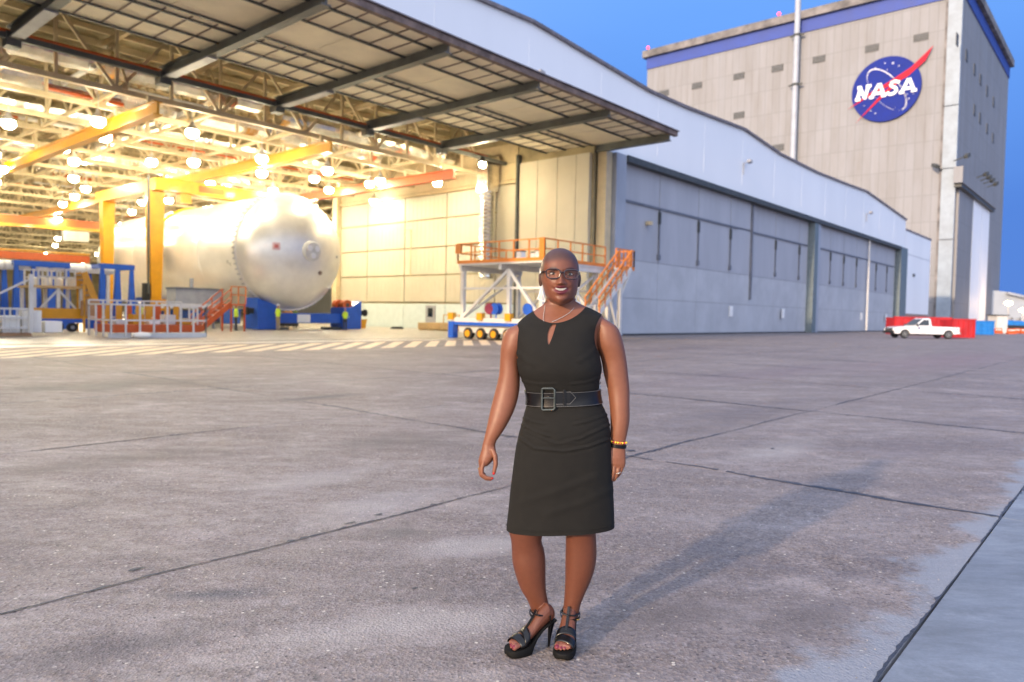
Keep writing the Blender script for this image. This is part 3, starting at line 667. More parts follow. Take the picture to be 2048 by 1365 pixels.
q = MB(); q.lathe(W(TU, 0, TZ), VA, [(72.4, TR)]+[(72.4+.62*TR*math.sin(t*math.pi/20), TR*math.cos(t*math.pi/20)) for t in range(1, 11)], 64); q.build('rear_dome', m_alu2, tank, smooth=True)
def dome_pt(du, dz, out=0.0):
    r_ = math.hypot(du, dz); s_ = math.sqrt(max(0, 1-(r_/TR)**2)); return W(TU+du, TV+.62*TR*(1-s_)-out, TZ+dz)
def dome_n(du, dz):
    s_ = math.sqrt(max(.02, 1-(math.hypot(du, dz)/TR)**2)); return (UA*du/TR+ZA*dz/TR-VA*s_*1.6).normalized()
n_ = dome_n(0, 0)
q = MB(); q.lathe(dome_pt(.25, 0, -.05), n_, [(0, .72), (.16, .72), (.2, .64), (.24, .62), (.26, .2)], 28); hc = q.build('access_hatch', m_wsteel, tank, smooth=True, angle=30)
for k in range(3):
    q = MB(); t = 2.1*k+.5; q.lathe(dome_pt(.25, 0, .2)+UA*.34*math.cos(t)+ZA*.34*math.sin(t), n_, [(0, .2), (.1, .2)], 14); q.build('hatch_cap', m_alu, hc)
m_pink = mat('pink_tag', (.62, .40, .40), .6, var=.1)
n2 = dome_n(-2.3, .15); q = MB(); c = dome_pt(-2.3, .15, .02); s_ = n2.cross(ZA).normalized(); tt = s_.cross(n2)
q.box(c-s_*.26, c+s_*.26, .5, .03, n2); pk = q.build('warning_tag', m_pink, tank)
q = MB(); q.box(c+n2*.03-s_*.12, c+n2*.03+s_*.12, .2, .03, n2); q.build('tag_centre', mat('tag_red', (.5, .13, .13), .6), pk)
q = MB(); q.lathe(dome_pt(1.15, -1.5, 0), dome_n(1.15, -1.5), [(0, .16), (.08, .16)], 10); q.build('drain_port', m_rust, tank)
q = MB(); q.lathe(dome_pt(2.9, -.2, 0), dome_n(2.9, -.2), [(0, .1), (.06, .1)], 10); q.build('sensor_port', m_grey, tank)
hp = [W(TU+(TR+.05)*math.cos(t), 61.5+1.2*max(0, -math.cos(t))*(0), TZ+(TR+.05)*math.sin(t)) for t in [1.7+.1*i for i in range(20)]]
sl = thing('lifting_strap', 'broad yellow strap hanging down the side of the silver tank', 'strap', hp[-1])
q = MB(); q.tube([p+VA*(-.35*i*.12) for i, p in enumerate(hp)], .13, 6); q.build('webbing', mat('strap_yellow', (.80, .66, .02), .6), sl)
# blue roller cradles
def cradle(v, lab, front):
    c = thing('roller_cradle', lab, 'cradle', W(31.3, v), 'blue tank cradles')
    for s_ in (-1, 1):
        uc = 31.3+s_*3.65
        q = MB(); q.prism([W(uc-.85, v-.9, .05), W(uc+.85, v-.9, .05), W(uc+.85, v-.9, 1.75+.55*(s_ > 0)), W(uc+.6*s_, v-.9, 2.2), W(uc-.2*s_, v-.9, 1.75), W(uc-.85, v-.9, 1.75+.55*(s_ < 0))], VA*1.8); q.build('bolster', m_blue, c, bevel=.04)
        for dv in (-.5, .5):
            q = MB(); q.lathe(W(uc-.4*s_, v+dv-.25, 1.95), VA, [(0, .42), (.5, .42)], 16); rl = q.build('roller', m_orange, c)
            q = MB(); q.lathe(W(uc-.4*s_, v+dv-.32, 1.95), VA, [(0, .15), (.64, .15)], 10); q.build('axle', m_dark, rl)
        q = MB(); q.box(W(uc+s_*1.0, v-.5, 1.35), W(uc+s_*1.5, v-.5, 1.35), .4, .4); q.lathe(W(uc+s_*1.45, v-.5, 1.35), UA, [(0, .3), (.1, .3)], 10); q.build('drive_motor', m_black, c)
    ubox('cross_beam', 28.5, 34.1, v-.55, v+.5, .5, 1.25, m_blue, c)
    if front: ubox('data_plate', 30.2, 31.3, v-.58, v-.55, .55, 1.15, m_helmet, c)
    for u in (28.9, 33.6): ubox('base_pad', u-.5, u+.5, v-.7, v+.7, .01, .2, m_dark, c)
cradle(48.0, 'blue roller cradle with orange wheels under the front dome of the tank', True)
cradle(67.0, 'blue roller cradle under the far end of the silver tank', False)

# ------------------------------------------------------------------ cranes
def girder(u, v0_, v1_, z, m, lab, h_=.62):
    t = thing('crane_girder', lab, 'crane girder', W(u, v0_, z))
    q = MB(); q.ub(u-.26, u+.26, v0_, v1_, z-.06, z); q.ub(u-.07, u+.07, v0_, v1_, z, z+h_); q.ub(u-.24, u+.24, v0_, v1_, z+h_, z+h_+.06); q.build('beam', m, t)
    vv = v0_+1.2
    while vv < v1_:
        ubox('hanger', u-.08, u+.08, vv-.08, vv+.08, z+h_+.06, 13.2, m_tan, t); vv += 4.6 if vv < 90 else 14
girder(17.3, 40.9, 78, 12.0, m_yellow, 'yellow crane girder crossing the upper left of the hangar')
girder(28.5, 40.9, 125, 12.0, m_yellow, 'long yellow crane girder running back above the silver tank')
girder(39.8, 40.9, 63, 12.0, m_orange, 'orange crane girder close to the cream inner wall')
br = thing('bridge_crane', 'orange and yellow bridge crane spanning the far left bay', 'crane', W(30, 98, 10.5))
p0, p1 = at_v(-20, 436, 98), at_v(232, 455, 98)
bar('bridge_beam', p0, p1, .6, .9, m_orange, br); bar('lower_flange', p0-ZA*.62, p1-ZA*.62, .8, .35, m_yellow, br); bar('trolley', p0.lerp(p1, .55)-ZA*1.5, p0.lerp(p1, .75)-ZA*1.5, 1.2, 1.2, m_wsteel, br)
b2 = thing('bridge_crane', 'darker orange bridge crane deep in the far left bay', 'crane', W(40, 130, 3))
p0, p1 = at_v(-20, 508, 130), at_v(178, 520, 130); bar('bridge_beam', p0, p1, .6, 1.1, m_orange, b2); bar('lower_flange', p0+ZA*.8, p1+ZA*.8, .6, .3, m_yellow, b2)
gc = thing('gantry_crane', 'yellow gantry crane with tall tapered legs straddling the silver tank', 'crane', W(24.4, 60))
def leg(u, v, z1, w0, w1):
    q = MB(); q.rings([[W(u-a, v-b2, z), W(u+a, v-b2, z), W(u+a, v+b2, z), W(u-a, v+b2, z)] for z, a, b2 in ((.35, w0, w0), (z1, w1, w1*.8))]); return q.build('leg', m_yellow, gc)
l1 = leg(24.3, 58, 10.4, .34, .58); leg(24.3, 67.5, 10.4, .32, .5); leg(35.9, 58, 10.4, .32, .55)
ubox('leg_foot', 23.6, 25.0, 57.3, 58.7, .02, .35, m_black, gc); ubox('leg_foot', 23.7, 24.9, 66.9, 68.1, .02, .35, m_black, gc); ubox('leg_foot', 35.2, 36.6, 57.3, 58.7, .02, .35, m_black, gc)
ubox('leg_collar', 23.7, 24.9, 57.4, 58.6, 1.2, 2.1, m_yellow, gc); ubox('hook_block', 23.35, 23.75, 57.4, 58.0, 1.7, 3.3, m_black, gc)
q = MB(); q.tube([W(23.55, 57.3, 2.5), W(23.55, 57.3, 11.4)], .09, 6); q.build('festoon_cable', m_dark, gc)
ubox('side_beam', 23.9, 24.7, 56.8, 69, 10.42, 11.3, m_yellow, gc); cb = ubox('cross_beam', 24.72, 37, 57.4, 58.6, 10.5, 11.5, m_yellow, gc); ubox('lettering_block', 27.5, 29.6, 57.36, 57.4, 10.75, 11.25, m_orange, gc)
ubox('hoist', 26.1, 27.0, 57.6, 58.4, 9.75, 10.48, m_yellow, gc)

# ------------------------------------------------------------------ high bay lamps
lm = thing('high_bay_lamp', 'white glowing globe lamp hanging below the hangar roof trusses', 'lamp', W(0, 0, 0), 'high bay globe lamps')
q = MB(); q.lathe(Vector((0, 0, 0)), ZA, [(.18, .36), (.27, .34), (.5, .16), (.72, .10)], 10); q.tube([(0, 0, .7), (0, 0, 1.6)], .03, 5); q.build('housing', m_wsteel, lm)
q = MB(); q.lathe(Vector((0, 0, 0)), ZA, [(-.28, .02), (-.25, .2), (-.1, .35), (.08, .38), (.175, .34)], 10); q.build('globe', m_lampglow, lm, smooth=True)
first = True; rn = random.Random(21); cnt = 0
def lamp(u, v, z):
    global first, cnt
    M = Matrix.Translation(W(u, v, z)); cnt += 1
    if first:
        for o in [lm]+list(lm.children): WM[o.name] = M @ WM[o.name]; o.matrix_basis = WM[o.name]
        for o in lm.children: o.matrix_parent_inverse = WM[lm.name].inverted()
        first = False
    else: copy_tree(lm, Matrix.Translation(W(u, v, z)-WM[lm.name].translation))
v = 45.0
while v < 215:
    step = 5.2 if v < 70 else 7.0
    u = .235*v-.5+rn.uniform(0, 2)
    umax = 44 if v < 63 else min(.72*v, 62 if v < 110 else .46*v)
    while u < umax:
        if v > 85 and u > .44*v: break
        lamp(u+rn.uniform(-.5, .5), v+rn.uniform(-.6, .6), rn.choice((11.6, 12.0, 12.3))); u += step+(0 if v < 110 else 2)
    v += 5.6 if v < 75 else (9 if v < 130 else 16)
# bright flood lamp under the canopy edge
fl = thing('flood_lamp', 'dazzling flood lamp at the canopy edge above the inner wall', 'lamp', W(41.4, 39.4, 13))
q = MB(); q.lathe(W(41.4, 39.4, 13.25), Vector((0, 0, 1)), [(0, .3), (.25, .2), (.5, .08)], 10); q.build('housing', m_dark, fl)
q = MB(); q.sphere(W(41.4, 39.4, 13.12), .26, 10, 6); q.build('bulb', m_flood, fl)
q = MB(); q.tube([W(41.4, 39.4, 13.7), W(41.4, 40.5, 14.0)], .05, 5); q.build('bracket', m_dark, fl)

# ------------------------------------------------------------------ orange-railed work platform on its transporter
PU0, PU1, PV0, PV1, PZ = 29.6, 35.2, 23.6, 30.0, 4.35
wp = thing('work_platform', 'tall steel work platform with orange guard rails on a wheeled transporter', 'work platform', W(32, 27))
ubox('deck', PU0, PU1, PV0, PV1, PZ-.14, PZ, m_wsteel, wp)
q = MB(); 
for a, c in ((PU0, PU1),):
    q.ub(a-.03, a, PV0, PV1, PZ-.04, PZ+.14); q.ub(a, c, PV0-.03, PV0, PZ-.04, PZ+.14)
q.build('toe_board', m_railorange, wp)
for v_ in (PV0+.15, (PV0+PV1)/2, PV1-.15): ubox('deck_joist', PU0+.1, PU1-.1, v_-.1, v_+.1, PZ-.42, PZ-.14, m_wsteel, wp)
def rail_run(p0, p1, n, parent, m=m_railorange, h_=1.1, r_=.035):
    p0, p1 = Vector(p0), Vector(p1)
    for k in range(n+1): 
        p = p0.lerp(p1, k/n); bar('rail_post', p, p+ZA*h_, r_*2, r_*2, m, parent)
    for f_ in (1, .52): bar('guard_rail', p0+ZA*h_*f_, p1+ZA*h_*f_, r_*2, r_*2, m, parent)
rail_run(W(PU0, PV0, PZ), W(PU0, PV1, PZ), 6, wp); rail_run(W(PU0, PV0, PZ), W(PU1, PV0, PZ), 5, wp); rail_run(W(PU0, PV1, PZ), W(PU1, PV1, PZ), 4, wp)
ubox('gate_plate', PU0-.05, PU0+.02, PV0+.0, PV0+.35, PZ+.1, PZ+1.15, m_railorange, wp); ubox('control_box', PU0-.12, PU0+.05, PV1-.3, PV1+.1, PZ+.55, PZ+1.1, m_railorange, wp)
BZ = 1.25
for v_ in (PV0+.4, PV0+2.7, PV1-.15):
    for u_ in (PU0+.35, PU1-.35): ubox('column', u_-.11, u_+.11, v_-.11, v_+.11, BZ, PZ-.42, m_wsteel, wp)
for u_ in (PU0+.3, PU1-.3):
    for a, c in ((PV0+2.7, PV1-.15), (PV0+2.7, PV0+.4)): bar('brace', W(u_, a, PZ-.45), W(u_, c, BZ), .14, .16, m_wsteel, wp)
    bar('mid_tie', W(u_, PV0+.4, 2.9), W(u_, PV1-.2, 2.9), .1, .12, m_wsteel, wp)
for v_ in (PV0+.4, PV1-.2): bar('brace', W(PU0+.35, v_, BZ), W(PU1-.35, v_, PZ-.5), .1, .12, m_wsteel, wp)
for (v0_, v1_) in ((PV0-.2, PV1+.3),):
    ubox('transporter_bed', PU0-.2, PU1+.2, v0_, v1_, .98, 1.22, m_wsteel, wp); ubox('blue_side', PU0-.24, PU0-.205, v0_, v1_, .80, .98, m_blue, wp); ubox('blue_side', PU0-.2, PU1+.2, v0_-.04, v0_-.005, .80, .98, m_blue, wp)
    ubox('chassis', PU0+.1, PU1-.1, v0_+.4, v1_-.4, .38, .97, m_wsteel, wp)
for k in range(6):
    for u_ in (PU0-.02, PU1-.2):
        q = MB(); q.lathe(W(u_, PV0+.5+1.0*k, .33), UA, [(0, .33), (.28, .33)], 16); wh = q.build('wheel', m_black, wp)
        q = MB(); q.lathe(W(u_-.03, PV0+.5+1.0*k, .33), UA, [(0, .20), (.34, .20)], 12); q.build('hub', m_yellow, wh)
for v_ in (PV0+.1, PV0+2.2, PV0+4.3, PV1+.2): ubox('tie_down_block', PU0-.36, PU0-.06, v_-.2, v_+.2, 1.1, 1.5, m_yellow, wp)
ubox('corner_post', PU0-.3, PU0+.1, PV1+.0, PV1+.4, .05, 1.0, m_blue, wp)
for k, (v_, mm) in enumerate(((PV0+3.6, m_blue), (PV0+4.0, mat('maroon_reel', (.2, .02, .06), .5)), (PV0+1.2, m_blue))):
    q = MB(); q.lathe(W(PU0+.1, v_, 1.75), UA, [(0, .32), (.08, .32), (.1, .2), (.3, .2), (.32, .32), (.4, .32)], 16); q.tube([W(PU0+.3, v_, 1.2), W(PU0+.3, v_, 1.75)], .05, 6); q.build('hose_reel', mm, wp)
# stair flight and upper landing on the right
LU0, LU1 = 36.2, 38.2
ubox('landing', LU0, LU1, PV0-.1, PV0+1.0, PZ-.12, PZ, m_wsteel, wp); ubox('landing_edge', LU0, LU1+.02, PV0-.14, PV0-.105, PZ-.1, PZ+.12, m_railorange, wp)
ubox('walk_bridge', PU1, LU0, PV0, PV0+1.0, PZ-.12, PZ-.01, m_wsteel, wp)
rail_run(W(LU0, PV0-.1, PZ), W(LU1, PV0-.1, PZ), 5, wp); rail_run(W(LU1, PV0-.1, PZ), W(LU1, PV0+1.0, PZ), 3, wp)
sv = PV0-.2
for dv in (0, -.9): bar('stair_stringer', W(LU0+.1, sv+dv, PZ-.1), W(33.0, sv+dv, 1.5), .06, .24, m_wsteel, wp)
for k in range(13):
    f_ = (k+.5)/13; ubox('stair_tread', LU0+.1-3.2*f_-.14, LU0+.1-3.2*f_+.14, sv-.9, sv, PZ-.1-2.75*f_-.02, PZ-.1-2.75*f_+.02, m_grey, wp)
for dv in (.02, -.92):
    for hh in (.95, .5): bar('stair_rail', W(LU0+.1, sv+dv, PZ+hh), W(33.0, sv+dv, 1.5+hh), .07, .07, m_railorange, wp)
    for k in range(7): f_ = k/6; p = W(LU0+.1-3.2*f_, sv+dv, PZ-.1-2.75*f_); bar('rail_post', p, p+ZA*1.05, .06, .06, m_railorange, wp)
ubox('stair_foot', 32.3, 33.4, sv-1.0, sv+.05, 1.38, 1.5, m_yellow, wp)
for v_ in (PV0, PV0+.85): ubox('landing_column', 36.9, 37.15, v_, v_+.2, 0, PZ-.12, m_wsteel, wp)
bar('landing_brace', W(38.1, PV0+.1, PZ-.15), W(37.1, PV0+.1, 2.7), .12, .12, m_wsteel, wp); bar('landing_brace', W(36.0, PV0+.1, 2.4), W(37.0, PV0+.1, .3), .1, .1, m_wsteel, wp)
for k, (u_, v_, s_) in enumerate(((30.3, 24.5, .34), (30.6, 25.1, .3), (30.4, 25.9, .36))):
    bx = thing('equipment_box', ('small white box with dark lid on the platform deck nearest the corner', 'middle white box with dark lid on the platform deck', 'white box with dark lid on the platform deck nearest the duct')[k], 'box', W(u_, v_, PZ), 'boxes on the platform deck')
    ubox('case', u_-s_/2, u_+s_/2, v_-s_/2, v_+s_/2, PZ+.002, PZ+s_*1.5, m_helmet, bx); ubox('lid', u_-s_*.55, u_+s_*.55, v_-s_*.55, v_+s_*.55, PZ+s_*1.5, PZ+s_*1.72, m_dark, bx)

# ------------------------------------------------------------------ gear on the hangar floor, left
def uz(px, py, v): p = at_v(px, py, v); return p.dot(UA), p.z
def blue_frame(px0, px1, pyt, v, depth, lab, nposts):
    u0_, z_ = uz(px0, pyt, v); u1_, _ = uz(px1, pyt, v)
    t = thing('steel_rack', lab, 'rack', W((u0_+u1_)/2, v))
    for vv in (v, v+depth):
        ubox('top_beam', u0_, u1_, vv-.14, vv+.14, z_-.32, z_, m_blue, t)
        for k in range(nposts):
            u = u0_+.15+(u1_-u0_-.3)*k/(nposts-1); q = MB()
            q.rings([[W(u-a, vv-a, zz), W(u+a, vv-a, zz), W(u+a, vv+a, zz), W(u-a, vv+a, zz)] for zz, a in ((.02, .26), (.9, .2), (z_-.33, .1))]); q.build('post', m_blue, t)
    for u in (u0_+.14, u1_-.14): ubox('end_beam', u-.13, u+.13, v+.15, v+depth-.15, z_-.3, z_-.02, m_blue, t)
    for vv in (v, v+depth): ubox('sill_beam', u0_+.42, u1_-.42, vv-.1, vv+.1, .05, .3, m_blue, t)
blue_frame(26, 139, 520, 50, 2.4, 'wide blue steel rack at the left edge of the hangar', 4)
blue_frame(199, 268, 527, 49, 2.2, 'narrower blue steel rack in front of the tank end', 3)
pipe = thing('long_white_tube', 'long white tube carried level through the blue racks', 'tube', W(12, 51, 4))
pa, pb = at_v(-40, 527, 50.6), at_v(228, 541, 50.6); q = MB(); q.tube([pa, pb], .28, 12); q.build('tube', m_helmet, pipe, smooth=True)
for f_ in (.15, .33, .5, .75): p = pa.lerp(pb, f_); q = MB(); q.lathe(p, UA, [(0, .32), (.12, .32)], 12); q.build('clamp_band', m_wsteel, pipe)
for f_ in (.05, .95): p = pa.lerp(pb, f_); bar('stand_post', p-ZA*.28, Vector((p.x, p.y, 0)), .18, .18, m_wsteel, pipe)
# wheeled stand with yellow stairs
def stand():
    v = 44.6; ua, _ = uz(62, 600, v); ub2, _ = uz(168, 600, v); _, zt = uz(110, 572, v)
    t = thing('wheeled_stand', 'white wheeled work stand with yellow base and blue axle beam', 'work stand', W((ua+ub2)/2, v))
    ubox('deck', ua, ub2, v-.2, v+2.3, zt-.12, zt, m_wood, t)
    for u in (ua+.15, (ua+ub2)/2, ub2-.15):
        for vv in (v, v+2.1): ubox('column', u-.08, u+.08, vv-.08, vv+.08, .72, zt-.12, m_wsteel, t)
    bar('brace', W(ua+.1, v, .9), W((ua+ub2)/2, v, zt-.2), .1, .1, m_wsteel, t); bar('brace', W(ub2-.1, v, .9), W((ua+ub2)/2, v, zt-.2), .1, .1, m_wsteel, t)
    ubox('yellow_sill', ua, ub2+1.2, v-.25, v-.08, .74, 1.3, m_yellow, t); ubox('blue_axle_beam', ua, ub2+1.6, v-.3, v+.1, .5, .73, m_blue, t)
    rail_run(W(ua+.3, v-.15, zt), W(ub2-.5, v-.15, zt), 4, t, m_wsteel, .9, .04); rail_run(W(ua+.3, v+2.2, zt), W(ub2-.5, v+2.2, zt), 4, t, m_wsteel, .9, .04)
    for u in (ua+.2, ua+1.2, (ua+ub2)/2+.6, ub2+.8):
        q = MB(); q.lathe(W(u, v-.32, .26), VA, [(0, .26), (.18, .26)], 14); wh = q.build('caster', m_black, t)
        q = MB(); q.lathe(W(u, v-.36, .26), VA, [(0, .1), (.26, .1)], 8); q.build('hub', m_grey, wh)
    for k in range(4):
        u = ua+.35+k*.62; q = MB(); q.lathe(W(u, v+.9, zt), ZA, [(.002, .22), (.4+.1*(k % 2), .22), (.45, .1)], 12)
        q.build('drum', m_wsteel, t, smooth=True, angle=30)
    q = MB(); q.ub(ub2-.3, ub2+.5, v-.75, v-.35, .9, 1.75); q.build('paper_sack', m_card, t)
    return ua, ub2, zt, v
ua, ub2, zt, v_ = stand()
def stairs(pt, pb_, v, wv, n, m, lab, name='stair_unit', rails=True):
    a, za = uz(*pt, v); b2, zb = uz(*pb_, v); zb = max(.05, zb)
    t = thing(name, lab, 'stairs', W((a+b2)/2, v))
    for dv in (0, wv): bar('stringer', W(a, v+dv, za), W(b2, v+dv, zb), .08, .34, m, t)
    for k in range(n): f_ = (k+.5)/n; u = a+(b2-a)*f_; z = za+(zb-za)*f_; ubox('tread', u-.15, u+.15, v+.05, v+wv-.05, z-.02, z+.02, m_grey, t)
    if rails:
        for dv in (-.03, wv+.03):
            bar('hand_rail', W(a, v+dv, za+.95), W(b2, v+dv, zb+.95), .07, .07, m, t); bar('mid_rail', W(a, v+dv, za+.5), W(b2, v+dv, zb+.5), .06, .06, m, t)
            for k in range(4): f_ = k/3; p = W(a+(b2-a)*f_, v+dv, za+(zb-za)*f_); bar('rail_post', p, p+ZA*.97, .06, .06, m, t)
            p = W(a, v+dv, za); bar('support_leg', p, Vector((p.x, p.y, .01)), .1, .1, m, t)
    return t
t = stairs((168, 545), (212, 655), 43.9, 1.0, 11, m_yellow, 'steep yellow stairs beside the white wheeled stand', rails=False)
a, za = uz(168, 545, 43.9)
for dv in (0, 1.0): p = W(a, 43.9+dv, za); bar('support_leg', p, Vector((p.x, p.y, .01)), .1, .1, m_yellow, t)
t = stairs((462, 608), (398, 662), 44.0, 1.1, 6, m_orange, 'short orange stairs with guard rails in front of the tank')
a, za = uz(462, 608, 44.0); ubox('top_deck', a, a+1.0, 44.0, 45.1, za-.1, za, m_orange, t); rail_run(W(a, 44.0, za), W(a+1.0, 44.0, za), 2, t)
p = W(a+.95, 44.05, za); bar('support_leg', p, Vector((p.x, p.y, .01)), .1, .1, m_orange, t)
# low platform fenced with white posts
def fenced():
    v = 35.2; ua, _ = uz(222, 640, v); ub2, _ = uz(412, 640, v)
    t = thing('fenced_platform', 'low orange platform fenced with white posts and rails', 'platform', W((ua+ub2)/2, v))
    ubox('deck', ua+.2, ub2-.2, v+.2, v+2.6, .26, .62, m_orange, t); ubox('kerb_skid', ua+1.2, ub2, v-.05, v+.1, .01, .24, m_wsteel, t); ubox('kerb_skid', ua, ua+1.0, v+.3, v+.4, .01, .24, m_wsteel, t)
    for vv, n in ((v, 7), (v+2.7, 7)): rail_run(W(ua, vv, .05), W(ub2, vv, .05), n, t, m_wsteel, 1.5 if vv == v else 1.7, .035)
    for u in (ua, ub2): rail_run(W(u, v, .05), W(u, v+2.7, .05), 3, t, m_wsteel, 1.5, .035)
    for k in range(9): u = ua+.35+(ub2-ua-.7)*k/8; ubox('mesh_panel', u-.14, u+.14, v+2.5, v+2.54, .7, 1.55, m_yellow if k % 3 else m_orange, t)
    for k in range(5): ubox('part_tray', ua+.6+k*.75, ua+1.1+k*.75, v+1.0, v+1.6, .63, .85+.25*(k % 2), (m_wsteel, m_yellow, m_helmet)[k % 3], t)
    q = MB(); q.sphere(W(ua+1.15, v-.5, .16), .2, 12, 6, (2.2, 1.2, .75)); q.build('cloth_bundle', m_helmet, t)
fenced()
# white cage with pallets at the left edge
def cage():
    v = 38.4; ua, _ = uz(-60, 640, v); ub2, _ = uz(64, 640, v); _, zt = uz(30, 618, v)
    t = thing('caged_pallet', 'white wire cage standing on brown pallets at the left edge', 'cage', W((ua+ub2)/2, v))
    for k in range(6): ubox('pallet_board', ua+.02+(ub2-ua)*k/6, ua-.04+(ub2-ua)*(k+1)/6, v, v+1.6, .12, .17, m_card, t)
    for k in range(3): ubox('pallet_runner', ua, ub2, v+.02+.7*k, v+.14+.7*k, .01, .12, m_card, t)
    n = 9
    for k in range(n+1): u = ua+.1+(ub2-ua-.2)*k/n; ubox('cage_bar', u-.02, u+.02, v+.08, v+.12, .17, zt, m_wsteel, t)
    for z in (.4, .85, zt): ubox('cage_rail', ua+.08, ub2-.08, v+.07, v+.13, z-.04, z+.04, m_wsteel, t)
    ubox('cage_rail', ua+.08, ub2-.08, v+1.4, v+1.46, zt-.04, zt+.04, m_wsteel, t)
    for k in range(4): u = ua+.4+k*.85; ubox('white_carton', u, u+.7, v+.3, v+1.2, .18, .7+.25*(k % 3), m_helmet, t)
    ubox('corner_post', ub2-.1, ub2+.06, v-.02, v+.14, .17, zt+1.6, m_wsteel, t); bar('brace', W(ub2, v+.06, zt+1.4), W(ub2-2.2, v+.06, zt+.1), .08, .08, m_wsteel, t)
cage()
un = thing('grey_equipment_unit', 'long grey equipment unit on legs beside the tank', 'equipment', W(24, 50.5))
a, z0 = uz(345, 607, 50.5); c, z1 = uz(440, 582, 50.5)
ubox('housing', a, c, 50, 51.4, z0, z1, m_grey, un); ubox('lid', a-.05, c+.05, 49.95, 51.45, z1, z1+.12, m_dline, un); ubox('mast', (a+c)/2-.4, (a+c)/2-.2, 50.6, 50.8, z1+.12, z1+.8, m_grey, un)
ubox('skid', a-.4, c+.2, 50, 51.4, z0-.35, z0-.002, m_wsteel, un)
for u in (a+.1, c-.1):
    for vv in (50.1, 51.3): ubox('leg', u-.08, u+.08, vv-.08, vv+.08, .01, z0-.35, m_grey, un)
# crates by the wall
for k in range(4):
    u_, v_, s_ = 41.8, 45.9-1.35*k, (.62, .66, .6, .64)[k]
    cr = thing('timber_crate', ('first pale timber crate along the inner wall, nearest the tank', 'second pale timber crate along the inner wall from the tank', 'third pale timber crate along the inner wall from the tank', 'pale timber crate by the wall nearest the work platform')[k], 'crate', W(u_, v_), 'timber crates by the wall')
    ubox('core', u_-.5, u_+.5, v_-.62, v_+.62, .1, s_, m_wood, cr); ubox('skid', u_-.5, u_+.5, v_-.55, v_-.45, .01, .1, m_wood, cr); ubox('skid', u_-.5, u_+.5, v_+.45, v_+.55, .01, .1, m_wood, cr)
    for z in (.17, .36, .54): ubox('plank', u_-.53, u_-.505, v_-.63, v_+.63, z-.07, z+.07, m_wood, cr)
    for z in (.17, .36, .54): ubox('plank', u_-.5, u_+.5, v_-.66, v_-.63, z-.07, z+.07, m_wood, cr)
yb_ = thing('yellow_bin', 'small yellow bin on the floor right of the tank cradle', 'bin', W(38.3, 50.5))
q = MB(); q.rings([[W(38.3-a, 50.5-a, z), W(38.3+a, 50.5-a, z), W(38.3+a, 50.5+a, z), W(38.3-a, 50.5+a, z)] for z, a in ((.005, .3), (.75, .38))]); q.build('tub', m_yellow, yb_); ubox('rim', 37.88, 38.72, 50.08, 50.92, .75, .8, m_yellow, yb_)
hs = thing('floor_hose', 'dark coiled hose lying on the hangar floor near the wall', 'hose', W(40.5, 48.3))
q = MB(); q.tube([W(40.5+.6*math.cos(t*.5)*(1-t*.01), 48.3+.5*math.sin(t*.5), .05+.004*t) for t in range(36)], .045, 6); q.build('coil', m_black, hs)
# ------------------------------------------------------------------ pickup truck (built along world X, nose to -X)
m_tpaint = mat('white_truck_paint', (.78, .79, .82), .25, var=.02, coat=.5)
m_trim = mat('black_trim', (.02, .02, .022), .5, var=.1)
m_rim = mat('steel_rim', (.45, .44, .42), .35, metal=.7, var=.1)
m_amber = mat('amber_lens', (.7, .25, .03), .3); m_tail = mat('tail_lens', (.5, .02, .02), .3); m_hlens = mat('headlamp_lens', (.75, .78, .8), .15)
tp = at_z(1842, 677); TX, TY = tp.x, tp.y
truck = thing('pickup_truck', 'white single-cab pickup truck parked in front of a red container', 'pickup truck', (TX, TY, 0))
def T(x, y, z): return Vector((TX+x*1.03, TY+y, z))
HW = .98
def side_prism(name, poly, y0, y1, m, parent=truck, bevel=.03):
    q = MB(); q.prism([T(x, y0, z) for x, z in poly], Vector((0, y1-y0, 0))); return q.build(name, m, parent, bevel=bevel)
def arch(xc, r_, z0, a0=0, a1=math.pi, n=9): return [(xc+r_*math.cos(a1+(a0-a1)*k/n), max(z0, .38+r_*math.sin(a1+(a0-a1)*k/n))) for k in range(n+1)]
XF, XR = -1.98, 1.95
lower = [(-2.92, .42)]+arch(XF, .45, .42)+arch(XR, .45, .42)+[(2.92, .5), (2.95, 1.08), (.42, 1.13), (.40, 1.16), (-.9, 1.16), (-1.25, 1.13), (-2.6, 1.02), (-2.9, .9), (-2.98, .66)]
body = side_prism('body', lower, -HW, HW, m_tpaint)
cab = MB(); 
cab.rings([[T(-1.12, -HW*k1, 1.15), T(.42, -HW*k1, 1.15), T(.42, HW*k1, 1.15), T(-1.12, HW*k1, 1.15)] for k1 in (.97,)]+[[T(-.28, -HW*.80, 1.83), T(.36, -HW*.80, 1.83), T(.36, HW*.80, 1.83), T(-.28, HW*.80, 1.83)]]+[[T(-.18, -HW*.7, 1.88), T(.3, -HW*.7, 1.88), T(.3, HW*.7, 1.88), T(-.18, HW*.7, 1.88)]])
cab = cab.build('cab', m_tpaint, truck, bevel=.03)
def sp(x, z, s_): k = .97+(.80-.97)*(z-1.15)/(1.83-1.15); return T(x, s_*(HW*k+.006), z)
